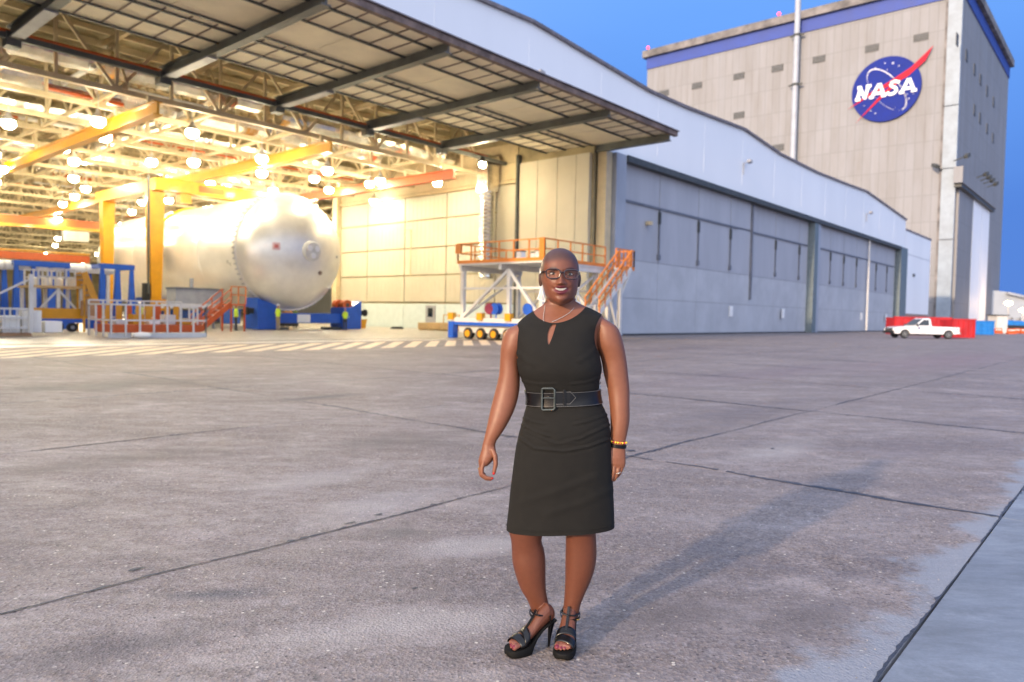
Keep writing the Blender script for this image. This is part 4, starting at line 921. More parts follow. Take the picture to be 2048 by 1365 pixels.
for s_ in (-1, 1):
    q = MB(); q.prism([sp(-.93, 1.20, s_), sp(.20, 1.20, s_), sp(.20, 1.74, s_), sp(-.27, 1.74, s_)], Vector((0, s_*.012, 0))); q.build('side_window', m_glass, cab)
    d = ubox('door', 0, 1, 0, 1, 0, 1, m_tpaint, truck); bpy.data.objects.remove(d)
    dd = MB()
    for a, c in (((-.98, .55), (-.98, 1.14)), ((.25, .55), (.25, 1.14)), ((-.98, .55), (.25, .55))): dd.box(T(a[0], s_*(HW+.003), a[1]), T(c[0], s_*(HW+.003), c[1]), .012, .012)
    dd.box(T(.02, s_*(HW+.02), 1.0), T(.18, s_*(HW+.02), 1.0), .03, .04); dd.build('door_seam', m_trim, body)
    q = MB(); q.box(T(-.95, s_*HW, 1.22), T(-.95, s_*(HW+.16), 1.26), .1, .2); q.build('mirror', m_trim, cab)
    q = MB(); q.prism([T(-.82, s_*(HW+.004), .86), T(-.66, s_*(HW+.004), .86), T(-.64, s_*(HW+.004), 1.0), T(-.74, s_*(HW+.004), 1.08), T(-.84, s_*(HW+.004), 1.0)], Vector((0, s_*.006, 0))); q.build('door_badge', m_eblue, body)
    q = MB(); q.prism([T(2.62, s_*(HW+.004), .82), T(2.76, s_*(HW+.004), .82), T(2.76, s_*(HW+.004), .94), T(2.62, s_*(HW+.004), .94)], Vector((0, s_*.006, 0))); q.build('fender_sticker', m_tail, body)
    q = MB(); q.box(T(-2.96, s_*.72, .82), T(-2.78, s_*.86, .84), .1, .16); q.build('headlight', m_hlens, truck)
    q = MB(); q.box(T(2.9, s_*.9, .85), T(2.98, s_*.9, .85), .16, .34); q.build('tail_light', m_tail, truck)
    for xw in (XF, XR):
        q = MB(); yc = s_*(HW-.14); q.lathe(T(xw, yc-.13, .38), Vector((0, 1, 0)), [(0, .30), (.03, .37), (.06, .38), (.20, .38), (.23, .37), (.26, .30)], 22); wh = q.build('wheel', m_black, truck, smooth=True, angle=30)
        q = MB(); q.lathe(T(xw, yc+s_*.10, .38), Vector((0, s_, 0)), [(0, .24), (.035, .24), (.035, .20), (.01, .18), (.01, .10), (.05, .08)], 18); q.build('rim', m_rim, wh)
q = MB(); q.prism([T(-1.06, -HW*.86, 1.22), T(-1.06, HW*.86, 1.22), T(-.36, HW*.76, 1.78), T(-.36, -HW*.76, 1.78)], Vector((-.03, 0, .02))); q.build('windscreen', m_glass, cab)
q = MB(); q.prism([T(.425, -HW*.78, 1.25), T(.425, HW*.78, 1.25), T(.385, HW*.7, 1.72), T(.385, -HW*.7, 1.72)], Vector((.012, 0, 0))); q.build('rear_window', m_glass, cab)
q = MB(); q.box(T(.55, 0, 1.128), T(2.85, 0, 1.098), 1.62, .012); q.build('bed_liner', m_trim, truck)
q = MB(); q.box(T(-3.02, 0, .56), T(-2.9, 0, .56), 1.9, .26); q.build('front_bumper', m_trim, truck); q = MB(); q.box(T(2.93, 0, .55), T(3.06, 0, .55), 1.8, .2); q.build('rear_bumper', m_rim, truck)
q = MB(); q.box(T(-3.0, 0, .82), T(-2.93, 0, .82), 1.2, .2); q.build('grille', m_trim, truck)
q = MB(); q.box(T(-2.4, 0, .36), T(2.6, 0, .36), 1.0, .16); q.build('chassis', m_trim, truck)

# ------------------------------------------------------------------ containers and far yard on the right
def skip(name, pxl, pxr, pyt, pyb, depth, m, lab, cat, ribs):
    c = at_z(pxr, pyb); y = c.y; x1 = c.x; x0 = at_y(pxl, pyb, y).x; z = at_y(pxr, pyt, y).z
    t = thing(name, lab, cat, ((x0+x1)/2, y, 0))
    def B(nm, a, b2, h0, h1, y0, y1, mm=m): return put(nm, cube_mesh(mm), t, frame4(Vector((b2-a, 0, 0)), Vector((0, y1-y0, 0)), Vector((0, 0, h1-h0)), Vector(((a+b2)/2, (y0+y1)/2, (h0+h1)/2))))
    B('front_side', x0, x1, .15, z, y, y+.08); B('back_side', x0, x1, .15, z, y+depth-.08, y+depth); B('end_side', x0, x0+.08, .15, z, y+.082, y+depth-.082); B('end_side', x1-.08, x1, .15, z, y+.082, y+depth-.082); B('floor', x0, x1, .05, .149, y, y+depth)
    B('top_rail', x0-.05, x1+.05, z, z+.12, y-.06, y+.1)
    for k in range(ribs): a = x0+.1+(x1-x0-.3)*k/(ribs-1); B('rib', a, a+.12, .15, z-.002, y-.07, y-.002)
    return t
skip('red_container', 1904, 1950, 641, 677.5, 2.2, m_red, 'tall red open container directly behind the tail of the pickup', 'container', 5)
skip('red_container', 1788, 1902, 637.5, 672, 2.0, m_red, 'long low red container behind the cab of the pickup', 'container', 9)
skip('blue_container', 1951, 1988, 644, 671, 2.4, m_cblue, 'bright blue open container right of the red ones', 'container', 4)
fb = thing('far_building', 'low white building with sloping grey eave at the right edge', 'building', at_z(2030, 657.5))
y = 210.0
def FB(px, py, yy=y): return at_y(px, py, yy)
q = MB(); a = FB(1984, 581); b2 = FB(2012, 584); c = FB(2130, 612)
q.add([Vector((p.x, yy, z)) for yy in (y, y+40) for p, z in ((a, 0), (b2, 0), (c, 0), (c, c.z), (b2, b2.z), (a, a.z))], [(0, 1, 4, 5), (1, 2, 3, 4), (6, 11, 10, 7), (7, 10, 9, 8), (0, 5, 11, 6), (5, 4, 10, 11), (4, 3, 9, 10), (2, 8, 9, 3)]); q.build('wall', mat('far_building_cladding', (.36, .40, .46), .6, var=.06, scale=.2), fb)
bar('eave', b2+Vector((0, -.6, -.4)), c+Vector((0, -.6, -.2)), .9, .7, m_greycol, fb); bar('roof_vent', FB(2012, 582)+Vector((0, 6, -1)), FB(2012, 577)+Vector((0, 6, 0)), 2, 1.2, m_grey, fb)
for k in range(3): p = FB(2024+16*k, 645); bar('doorway', Vector((p.x, y-.1, 0)), Vector((p.x, y-.1, 3.6)), .2, 3.0, m_dline, fb, up=UA)
for k, (px, py) in enumerate(((2017, 607), (2046, 621))):
    p = at_y(px, py, 190); sl_ = thing('yard_lamp', ('glowing amber yard lamp on a pole by the white far building', 'glowing amber yard lamp at the very right edge')[k], 'lamp', (p.x, 190, 0), 'amber yard lamps')
    bar('pole', (p.x, 190, 0), (p.x, 190, p.z), .18, .18, m_grey, sl_); q = MB(); q.sphere(p, .75, 10, 7, (1.2, 1, .7)); q.build('lamp_head', m_warmglow, sl_)
bt = thing('tarped_boat', 'dark hulled boat under a blue tarpaulin at the right edge', 'boat', at_z(2040, 666))
c = at_z(2046, 667); yy = c.y; sc_ = yy/FPX
hull = [(-34, 5), (-30, 16), (12, 18), (40, 16), (40, 24), (-30, 24)]
def BT(dx, dz, dy): return Vector((c.x+dx*sc_, yy+dy, dz*sc_))
q = MB(); q.rings([[BT(-30, 6, a), BT(-24, 3, a), BT(40, 3, a), BT(44, 14, a), BT(-34, 16, a)] for a in (0, .4, 2.2, 2.6)]); q.build('hull', m_trim, bt)
q = MB(); q.rings([[BT(-33, 16.1, a), BT(43, 14.1, a), BT(40, 22+h_, a), BT(-8, 24+h_, a), BT(-32, 26+h_*.6, a)] for a, h_ in ((.05, -3), (1.3, 1), (2.55, -3))]); q.build('tarpaulin', m_cblue, bt)
for dx in (-18, 20): put('trailer_wheel', None, bt) if 0 else None; q = MB(); q.lathe(BT(dx, 2.6, -.1), Vector((0, 1, 0)), [(0, 2.6*sc_), (.25, 2.6*sc_)], 14); q.build('trailer_wheel', m_black, bt)
for k in range(5):
    px = 1996+13*k; p = at_z(px, 668+random.uniform(-1, 1)); ob = thing('orange_barrier', ('orange plastic barrier touching the blue container side', 'second orange plastic barrier from the blue container', 'middle orange plastic barrier of the row at the right', 'fourth orange plastic barrier from the blue container', 'rightmost orange plastic barrier at the photo edge')[k], 'barrier', p, 'orange barriers in the yard')
    q = MB(); q.rings([[p+Vector((-.62, -a, z)), p+Vector((.62, -a, z)), p+Vector((.62, a, z)), p+Vector((-.62, a, z))] for z, a in ((.005, .3), (.18, .28), (.35, .12), (.85, .09))]); q.build('body', m_orange, ob); q = MB(); q.box(p+Vector((-.5, -.13, .6)), p+Vector((.5, -.13, .6)), .02, .14); q.build('reflective_strip', m_helmet, ob)
q = None
wk = at_z(1990, 672)
bx_ = thing('white_shed', 'small white shed between the blue container and the boat', 'shed', at_y(2000, 660, 120))
p = at_y(1988, 660, 120); p2 = at_y(2010, 632, 120)
q = MB(); q.box((p.x, 120.5, p2.z/2), (p2.x, 120.5, p2.z/2), 2.4, p2.z); q.build('wall', m_wsteel, bx_); q = MB(); q.box((p.x-.2, 120.5, p2.z+.08), (p2.x+.2, 120.5, p2.z+.08), 2.8, .14); q.build('roof', m_dark, bx_)

# ------------------------------------------------------------------ people working in the hangar
def voxel_mesh(mb, size, smooth=2):
    me = bpy.data.meshes.new('tmp'); me.from_pydata(mb.v, [], mb.f)
    bm = bmesh.new(); bm.from_mesh(me); bmesh.ops.recalc_face_normals(bm, faces=bm.faces); bm.to_mesh(me); bm.free()
    o = bpy.data.objects.new('tmp', me); COL.objects.link(o)
    r_ = o.modifiers.new('r', 'REMESH'); r_.mode = 'VOXEL'; r_.voxel_size = size; r_.adaptivity = 0
    if smooth:
        s_ = o.modifiers.new('s', 'SMOOTH'); s_.factor = .5; s_.iterations = smooth
    dg = bpy.context.evaluated_depsgraph_get(); out = bpy.data.meshes.new_from_object(o.evaluated_get(dg))
    bpy.data.objects.remove(o); bpy.data.meshes.remove(me)
    out.polygons.foreach_set('use_smooth', [True]*len(out.polygons))
    return out
def worker(px, pyb, h, face, trousers, lab, helmet=True, armx=.0):
    p = at_z(px, pyb); t = thing('person', lab, 'person', p, 'workers inside the hangar'); k = h/1.75
    R_ = Matrix.Rotation(face, 3, 'Z')
    def L_(x, y, z): return p + R_ @ (Vector((x, y, z))*k)
    def el(x, y, z, a, b2, n=10): return [L_(x+a*math.cos(2*math.pi*i/n), y+b2*math.sin(2*math.pi*i/n), z) for i in range(n)]
    q = MB()
    for s_ in (-1, 1):
        q.rings([el(s_*.10, -.03, .02, .05, .12), el(s_*.10, 0, .1, .05, .06), el(s_*.1, .0, .45, .06, .065), el(s_*.1, 0, .8, .088, .09), el(s_*.07, 0, .95, .09, .1)])
        q.rings([[L_(s_*.19+s_*dx+.0+.035*math.cos(i), yy_+.035*math.sin(i), z) for i in [2*math.pi*j/8 for j in range(8)]] for dx, yy_, z in ((0, 0, 1.42), (.06, .02, 1.15), (.05, -.10-armx, 1.0+armx), (.03, -.2-armx, .92+1.5*armx))])
    q.rings([el(0, 0, .88, .16, .11), el(0, 0, 1.05, .15, .105), el(0, 0, 1.3, .19, .12), el(0, 0, 1.45, .15, .09), el(0, 0, 1.5, .055, .055), el(0, 0, 1.58, .05, .055)])
    q.sphere(L_(0, -.01, 1.65), .105*k, 12, 8, (.82, .95, 1.12)); q.sphere(L_(0, -.115, 1.63), .02*k, 6, 4)
    me = voxel_mesh(q, .022)
    me.materials.append(m_skinw); me.materials.append(trousers); me.materials.append(m_hivis)
    for f_ in me.polygons:
        z = (f_.center.z-p.z)/k; f_.material_index = 1 if z < .93 else (2 if 1.0 < z < 1.48 else 0)
    me.transform(Matrix.Translation(-p)); b_o = put('body', me, t, Matrix.Translation(p))
    q = MB(); q.rings([el(0, 0, .95, .185, .14, 14), el(0, 0, 1.1, .18, .135, 14), el(0, 0, 1.3, .215, .145, 14), el(0, 0, 1.46, .17, .115, 14), el(0, 0, 1.5, .1, .08, 14)]); q.build('vest', m_hivis, t, smooth=True)
    if helmet:
        q = MB(); q.rings([el(0, -.03, 1.70, .125, .15, 14), el(0, 0, 1.72, .11, .125, 14), el(0, 0, 1.78, .095, .11, 14), el(0, 0, 1.82, .05, .06, 14)]); q.build('helmet', m_helmet, t, smooth=True)
worker(556, 661, 1.80, 2.6, m_khaki, 'worker in yellow vest and white helmet at the blue cradle', True, .12)
worker(690, 661.5, 1.66, 2.9, m_trouser, 'worker in yellow vest standing right of the tank', False, .06)
worker(472, 662, 1.72, 2.2, m_trouser, 'worker in yellow vest beside the orange stairs', False, .0)
worker(590, 657.5, 1.62, .4, m_trouser, 'worker in yellow vest partly behind the cradle beam', False, .1)
worker(279, 661, 1.74, .9, m_khaki, 'worker in white helmet behind the fenced orange platform', True, .1)
# ------------------------------------------------------------------ the person in the foreground
Y0 = 3.13
def P(px, py, dy=0.0): return at_y(px, py, Y0+dy)
def vmat(name, rough, spec=.5, sss=0.0, bump=0.0, bscale=400, coat=0):
    m = bpy.data.materials.new(name); m.use_nodes = True; t = m.node_tree; N = t.nodes; L = t.links; b = N['Principled BSDF']
    a = N.new('ShaderNodeAttribute'); a.attribute_name = 'Col'
    n = N.new('ShaderNodeTexNoise'); n.inputs['Scale'].default_value = 55; n.inputs['Detail'].default_value = 5
    g = N.new('ShaderNodeNewGeometry'); L.new(g.outputs['Position'], n.inputs['Vector'])
    mr = N.new('ShaderNodeMapRange'); mr.inputs[3].default_value = .86; mr.inputs[4].default_value = 1.12; L.new(n.outputs['Fac'], mr.inputs[0])
    mx = N.new('ShaderNodeVectorMath'); mx.operation = 'MULTIPLY'; L.new(a.outputs['Color'], mx.inputs[0]); L.new(mr.outputs[0], mx.inputs[1]); L.new(mx.outputs[0], b.inputs['Base Color'])
    b.inputs['Roughness'].default_value = rough; b.inputs['Specular IOR Level'].default_value = spec
    b.inputs['Subsurface Weight'].default_value = sss; b.inputs['Subsurface Radius'].default_value = (.012, .005, .003); b.inputs['Subsurface Scale'].default_value = .5
    if bump:
        n2 = N.new('ShaderNodeTexNoise'); n2.inputs['Scale'].default_value = bscale; L.new(g.outputs['Position'], n2.inputs['Vector'])
        bp = N.new('ShaderNodeBump'); bp.inputs['Strength'].default_value = bump; bp.inputs['Distance'].default_value = .002; L.new(n2.outputs['Fac'], bp.inputs['Height']); L.new(bp.outputs[0], b.inputs['Normal'])
    return m
m_skin = vmat('brown_skin', .47, .40, .10, .10)
m_dress = mat('black_crepe', (.0105, .010, .0088), .85, var=.15, scale=30, bump=.35, bscale=900, spec=.25)
m_patent = mat('patent_leather', (.004, .004, .005), .28, var=.1, coat=.12, spec=.3)
m_sole = mat('black_suede_sole', (.004, .004, .004), .7, var=.2, spec=.2)
m_silver = mat('polished_silver', (.62, .60, .57), .25, metal=.45, var=.05)
m_pipe = mat('dull_edge_piping', (.16, .155, .145), .35, var=.1)
m_earring = mat('white_metal_earring', (.85, .84, .80), .25, metal=.2, var=.03)
m_gold = mat('bright_gold', (.85, .58, .18), .2, metal=1, var=.05)
m_frame = mat('dark_plum_acetate', (.018, .008, .010), .2, var=.2, coat=.5)
m_teeth = mat('teeth', (.34, .32, .29), .3, var=.03)
m_sclera = mat('eye_white', (.34, .31, .29), .4, var=.03); m_iris = mat('dark_iris', (.012, .006, .004), .08, var=.2, spec=.8)
m_nail = mat('red_nail', (.33, .012, .015), .2, var=.1, coat=.5)
m_buckle = mat('dark_green_buckle', (.05, .058, .05), .25, metal=.4, var=.2, scale=40, coat=.4)
m_lens = bpy.data.materials.new('clear_lens'); m_lens.use_nodes = True
_t = m_lens.node_tree; _o = _t.nodes['Material Output']; _t.nodes.remove(_t.nodes['Principled BSDF'])
_a = _t.nodes.new('ShaderNodeBsdfTransparent'); _g = _t.nodes.new('ShaderNodeBsdfGlossy'); _g.inputs['Roughness'].default_value = .02; _f = _t.nodes.new('ShaderNodeFresnel'); _f.inputs[0].default_value = 1.18; _m = _t.nodes.new('ShaderNodeMixShader')
_t.links.new(_f.outputs[0], _m.inputs[0]); _t.links.new(_a.outputs[0], _m.inputs[1]); _t.links.new(_g.outputs[0], _m.inputs[2]); _t.links.new(_m.outputs[0], _o.inputs[0])

def interp(rows, y):
    """smooth interpolation of table rows (first column = photo row)"""
    r = sorted(rows)
    if y <= r[0][0]: return r[0][1:]
    if y >= r[-1][0]: return r[-1][1:]
    for i in range(len(r)-1):
        if r[i][0] <= y <= r[i+1][0]:
            a, b2 = r[i], r[i+1]; p0 = r[max(0, i-1)]; p3 = r[min(len(r)-1, i+2)]; h = b2[0]-a[0]; t = (y-a[0])/h; out = []
            for k in range(1, len(a)):
                m1 = (b2[k]-p0[k])/(b2[0]-p0[0])*h if b2[0] != p0[0] else 0; m2 = (p3[k]-a[k])/(p3[0]-a[0])*h
                t2, t3 = t*t, t*t*t; out.append((2*t3-3*t2+1)*a[k]+(t3-2*t2+t)*m1+(-2*t3+3*t2)*b2[k]+(t3-t2)*m2)
            return out
def sgn_pow(x, e): return math.copysign(abs(x)**e, x)
TILT = .05
def torso_ring(rows, py, n, grow=0.0, e=.88, curve=None):
    xl, xr, f, b2, dy = interp(rows, py); kx = (Y0+dy)/FPX; hw = (xr-xl)/2*kx+grow; c = at_y((xl+xr)/2, py, Y0+dy); out = []
    for k in range(n):
        t = 2*math.pi*k/n; x = sgn_pow(math.cos(t), e)*hw; s_ = sgn_pow(math.sin(t), e); y = s_*((b2 if s_ > 0 else f)+grow)
        out.append(c+Vector((x, y, x*TILT)))
    return out
def front_dy(rows, px, py, grow=0.0, e=.88):
    xl, xr, f, b2, dy = interp(rows, py); u = min(.999, abs((px-(xl+xr)/2)/((xr-xl)/2)))
    c = u**(1/e); s_ = math.sqrt(max(0, 1-c*c))**e
    return dy-s_*(f+grow)
DR = [(1056, 1012, 1229, .118, .13, 0), (1000, 1017, 1228, .128, .135, 0), (950, 1023, 1226, .138, .14, 0), (900, 1030, 1223, .143, .15, 0), (870, 1036, 1221, .143, .155, 0), (845, 1043, 1218, .138, .15, 0), (825, 1048, 1211, .13, .135, 0),
      (808, 1053, 1203, .12, .12, 0), (795, 1055, 1199, .117, .115, 0), (780, 1052, 1198, .119, .115, 0), (765, 1046, 1199, .130, .113, 0), (740, 1036, 1203, .150, .112, 0), (715, 1032, 1199, .150, .112, 0), (690, 1031, 1195, .136, .112, 0.0),
      (665, 1030, 1199, .114, .11, .003), (648, 1033, 1209, .094, .105, .006), (636, 1044, 1208, .078, .095, .010), (627, 1056, 1196, .066, .085, .014), (618, 1072, 1179, .056, .072, .018), (610, 1085, 1161, .052, .064, .02), (600, 1091, 1151, .050, .06, .02), (588, 1093, 1149, .05, .058, .02)]
q = MB()
rows_b = [(r[0], r[1]+2.6, r[2]-2.6, r[3]-.006, r[4]-.006, r[5]) if r[0] > 640 else ((r[0], r[1]+1.5, r[2]-1.5, r[3]-.004, r[4]-.004, r[5]) if r[0] > 620 else r) for r in DR]
q.rings([torso_ring(rows_b, py, 40) for py in [1000-6*k for k in range(70)] if py >= 588])
def limb(path, n=44):
    rs = []
    ys = [p[1] for p in path]; rows = [(p[1], p[0], p[2], p[3], p[4]) for p in path]; steps = 34
    for k in range(steps+1):
        py = ys[0]+(ys[-1]-ys[0])*k/steps; cx_, hw, dep, dy = interp(rows, py); c = at_y(cx_, py, Y0+dy); kx = (Y0+dy)/FPX
        rs.append([c+Vector((math.cos(2*math.pi*j/n)*hw*kx, math.sin(2*math.pi*j/n)*dep, 0)) for j in range(n)])
    q.rings(rs)
limb([(1054, 646, 10, .035, .015), (1038, 660, 24, .055, .010), (1027, 690, 24.5, .058, .008), (1020, 720, 20, .05, .012), (1019, 750, 21, .048, .01), (1015, 780, 24, .046, .005), (1007, 813, 24.5, .044, -.005), (998, 840, 21.5, .040, -.015), (988, 865, 17, .030, -.025), (979, 885, 12.6, .021, -.03), (977.5, 896, 13.5, .021, -.03)])
limb([(1196, 636, 10, .035, .015), (1210, 653, 23, .055, .010), (1218, 685, 28, .060, .008), (1227.5, 720, 25.3, .053, .012), (1232, 750, 24.3, .050, .01), (1237, 780, 22, .047, .005), (1239, 810, 20, .044, -.005), (1240, 840, 19, .041, -.012), (1238, 865, 17, .032, -.02), (1236, 885, 14.7, .023, -.025), (1233.5, 898, 16, .021, -.025)])
limb([(1070, 975, 34, .075, .0), (1058, 1030, 37.5, .072, -.012), (1053, 1056, 37.5, .066, -.02), (1052.5, 1080, 31, .058, -.015), (1056, 1100, 33, .062, .0), (1058, 1125, 33.5, .064, .006), (1061, 1150, 30.5, .058, .008), (1067, 1180, 25.5, .047, .010), (1075, 1200, 21, .040, .012), (1080, 1216, 19.5, .038, .018), (1084, 1230, 18.5, .034, .022)])
limb([(1162, 975, 36, .075, .01), (1162, 1030, 35, .072, .0), (1161, 1058, 31, .064, -.006), (1162, 1085, 31, .058, .0), (1162, 1110, 31.5, .062, .012), (1160, 1135, 30, .06, .018), (1156, 1160, 26, .05, .02), (1150, 1185, 21, .042, .024), (1144, 1210, 17, .037, .028), (1142, 1224, 16.5, .036, .03), (1140, 1238, 15.5, .033, .03)])
# feet on their soles: T = toe point on the ground, fdir = heel to toe
def foot_frame(T_, f_): f_ = Vector((f_[0], f_[1], 0)).normalized(); s_ = Vector((-f_.y, f_.x, 0)); T_ = Vector((T_[0], T_[1], 0)); return lambda d, s2, z: T_ - f_*d + s_*s2 + Vector((0, 0, z))
_h = at_z(1098, 1293); _t2 = at_z(1031, 1309); _fl = (_t2-_h).normalized(); _tl = _h+_fl*.197
_tr = at_z(1125, 1319); _ar = at_y(1141, 1228, Y0+.03); _fr = Vector((_tr.x-_ar.x, _tr.y-_ar.y, 0)).normalized()
FT = {'l': (foot_frame(_tl, _fl), 1), 'r': (foot_frame(_tr, _fr), -1)}
FP = [(.012, .046, .010, .030), (.03, .051, .014, .038), (.06, .062, .022, .041), (.10, .090, .032, .035), (.14, .125, .042, .031), (.18, .152, .044, .029), (.202, .148, .035, .024), (.216, .143, .019, .013)]
nails = []
for key, (F_, inner) in FT.items():
    q.rings([[F_(d, hw*math.cos(2*math.pi*j/14), z+hh*math.sin(2*math.pi*j/14)) for j in range(14)] for d, z, hh, hw in FP])
    for k, (s2, d, r_) in enumerate(((.026, .004, .0125), (.009, .003, .0085), (-.005, .009, .008), (-.018, .017, .0075), (-.029, .027, .007))):
        q.tube([F_(d+.03, inner*s2, .05), F_(d+.012, inner*s2, .047), F_(d+.002, inner*s2, .041), F_(d-.004, inner*s2, .038)], [r_*.9, r_, r_*.95, r_*.4], 10); nails.append((F_(d+.001, inner*s2, .041+r_*.55), r_*.75, key))
    # leg joins the foot
# hands
def finger(pts, r0_, r1_):
    n = len(pts); W_ = [P(*p) for p in pts]; fine = []; rs = []
    for i in range(n-1):
        for k in range(3): fine.append(W_[i].lerp(W_[i+1], k/3)); rs.append(r0_+(r1_-r0_)*(i+k/3)/(n-1))
    d = (W_[-1]-W_[-2]).normalized(); fine += [W_[-1], W_[-1]+d*r1_*.6, W_[-1]+d*r1_*.95]; rs += [r1_, r1_*.8, r1_*.35]
    q.tube(fine, rs, 10)
def palm(rows):
    q.rings([[at_y(cx_, py, Y0+dy)+Vector((math.cos(2*math.pi*j/26)*hw*.00214, math.sin(2*math.pi*j/26)*dep, 0)) for j in range(26)] for cx_, py, hw, dep, dy in rows])
palm([(977.5, 888, 12.5, .020, -.03), (977.5, 900, 14.5, .024, -.03), (975, 912, 16, .029, -.03), (971, 922, 14.5, .032, -.028), (967, 931, 9.5, .030, -.026)])
finger([(968, 922, -.052), (964, 938, -.056), (964, 949, -.058), (974, 956, -.060), (984, 957, -.060)], .0092, .0068)
finger([(966, 924, -.034), (961, 941, -.036), (962, 951, -.038), (972, 958, -.040), (981, 959, -.042)], .0092, .007)
finger([(965, 924, -.016), (960, 940, -.016), (961, 949, -.017), (970, 956, -.018)], .0088, .0068)
finger([(965, 920, .0), (961, 934, .002), (962, 943, .002), (969, 949, .0)], .0078, .006)
finger([(984, 898, -.045), (990.5, 913, -.058), (991.5, 929, -.064), (989, 940, -.066), (987.5, 947, -.067)], .0125, .0075)
palm([(1235, 889, 15, .021, -.025), (1233, 902, 18.2, .021, -.028), (1231.5, 916, 20, .020, -.032), (1232, 927, 19.5, .018, -.034), (1234, 935, 15.5, .014, -.034)])
finger([(1220, 922, -.036), (1218.5, 940, -.042), (1216, 955, -.044), (1213.5, 966, -.042)], .0098, .0072)
finger([(1229, 926, -.038), (1227.5, 944, -.046), (1224, 957, -.044), (1220.5, 965, -.036)], .0098, .0072)
finger([(1238, 927, -.036), (1236, 943, -.044), (1232, 954, -.040), (1228, 961, -.030)], .0095, .007)
finger([(1246, 924, -.030), (1243.5, 938, -.036), (1239, 948, -.032), (1235, 954, -.024)], .0085, .0062)
finger([(1219, 903, -.038), (1212, 918, -.052), (1211, 932, -.058), (1210, 942, -.060), (1208.5, 949, -.060)], .0125, .0076)
# head
HD = [(496.6, 1120, 1.5, .004, .004), (497.4, 1120, 7.5, .019, .018), (499.3, 1120, 13.5, .034, .033), (503, 1120, 20.5, .052, .051), (508.5, 1120, 27, .069, .067), (516, 1119.8, 32.6, .083, .081), (525, 1119.6, 36.2, .094, .092), (536, 1119.5, 38.2, .099, .097), (548, 1119.6, 38.2, .099, .096), (560, 1120, 37.3, .097, .088), (571, 1120.8, 35.3, .096, .072), (581, 1121.3, 33.4, .096, .052), (590, 1121.4, 30.8, .096, .03), (597.5, 1121.4, 26, .094, .006), (604, 1121.4, 17.5, .089, -.022), (608, 1121.4, 10, .081, -.040), (610, 1121.4, 4, .072, -.048)]
def mouth_v(px, py): return py-(580.2-.0085*(px-1122)**2)
def gs(x, s_): return math.exp(-.5*(x/s_)**2)
def bumps(px, py):
    g2 = lambda fx, fy, sx, sy: gs(px-fx, sx)*gs(py-fy, sy)
    d = .018*g2(1122.3, 565.5, 4.8, 4.2)+.011*g2(1121.8, 554, 3.7, 8)+.008*(g2(1115.6, 568, 3.4, 2.8)+g2(1129.2, 568.2, 3.4, 2.8))-.004*(g2(1118.6, 571.5, 1.7, 1.2)+g2(1126.4, 571.5, 1.7, 1.2))
    d += -.0095*(g2(1106, 547.8, 8, 4.6)+g2(1139, 549, 8, 4.6))+.007*(g2(1101, 566, 8.5, 7.5)+g2(1143.5, 566.5, 8, 7.5))+.0035*(g2(1106, 537.5, 10, 2.8)+g2(1138.5, 538.5, 9, 2.8))
    v = mouth_v(px, py); wx = gs(px-1122, 9.5)
    d += .005*gs(px-1122, 15)*gs(py-581, 8)+.0045*wx*gs(v+5.6, 1.7)+.006*gs(px-1122, 8.5)*gs(v-5.4, 2.1)-.0075*gs(px-1122, 10)*gs(v, 2.3)+.007*g2(1122.3, 600, 9, 5)-.0035*g2(1122, 592.5, 7, 1.8)
    d += -.0028*(g2(1106.5, 577, 2.6, 5)+g2(1138, 577, 2.6, 5))-.002*(g2(1111.5, 571, 2.2, 4)+g2(1133.5, 571, 2.2, 4))
    return d
HDY = -.02
def head_pt(py, t):
    cx_, hw, f, b2 = interp(HD, py); px = cx_+hw*sgn_pow(math.cos(t), .97); s_ = sgn_pow(math.sin(t), .97)
    dy = s_*(b2 if s_ > 0 else f)
    if s_ < 0: dy -= bumps(px, py)*min(1, -s_*2.2)
    return at_y(px, py, Y0+HDY+dy)
def face_dy(px, py):
    cx_, hw, f, b2 = interp(HD, py); c = min(.99, abs((px-cx_)/hw))**(1/.97); s_ = math.sqrt(1-c*c)**.97
    return HDY-s_*f-bumps(px, py)*min(1, s_*2.2)
hp_ = [496.6+.1*k*k if k < 6 else 499.1+110.9*((k-5)/110) for k in range(116)]
q.rings([[head_pt(py, 2*math.pi*j/120) for j in range(120)] for py in hp_])
for (ex, ey, hw, hh, sx) in ((1080.3, 560, 3.6, 11.5, -1), (1158.6, 561, 2.3, 11, 1)):
    q.sphere(P(ex, ey, .0), 1, 12, 8, (hw*.00216, .017, hh*.00216)); q.sphere(P(ex-sx*.8, ey+8.5, -.006), 1, 8, 6, (3.0*.00216, .008, 5.5*.00216)) 
    q.tube([P(ex+sx*1.2, ey+7, .002), P(ex+sx*2.2, ey, .012), P(ex+sx*2.2, ey-8, .010), P(ex+sx*.8, ey-11.5, -.002)], .0035, 6)
me = voxel_mesh(q, .0024, 3)
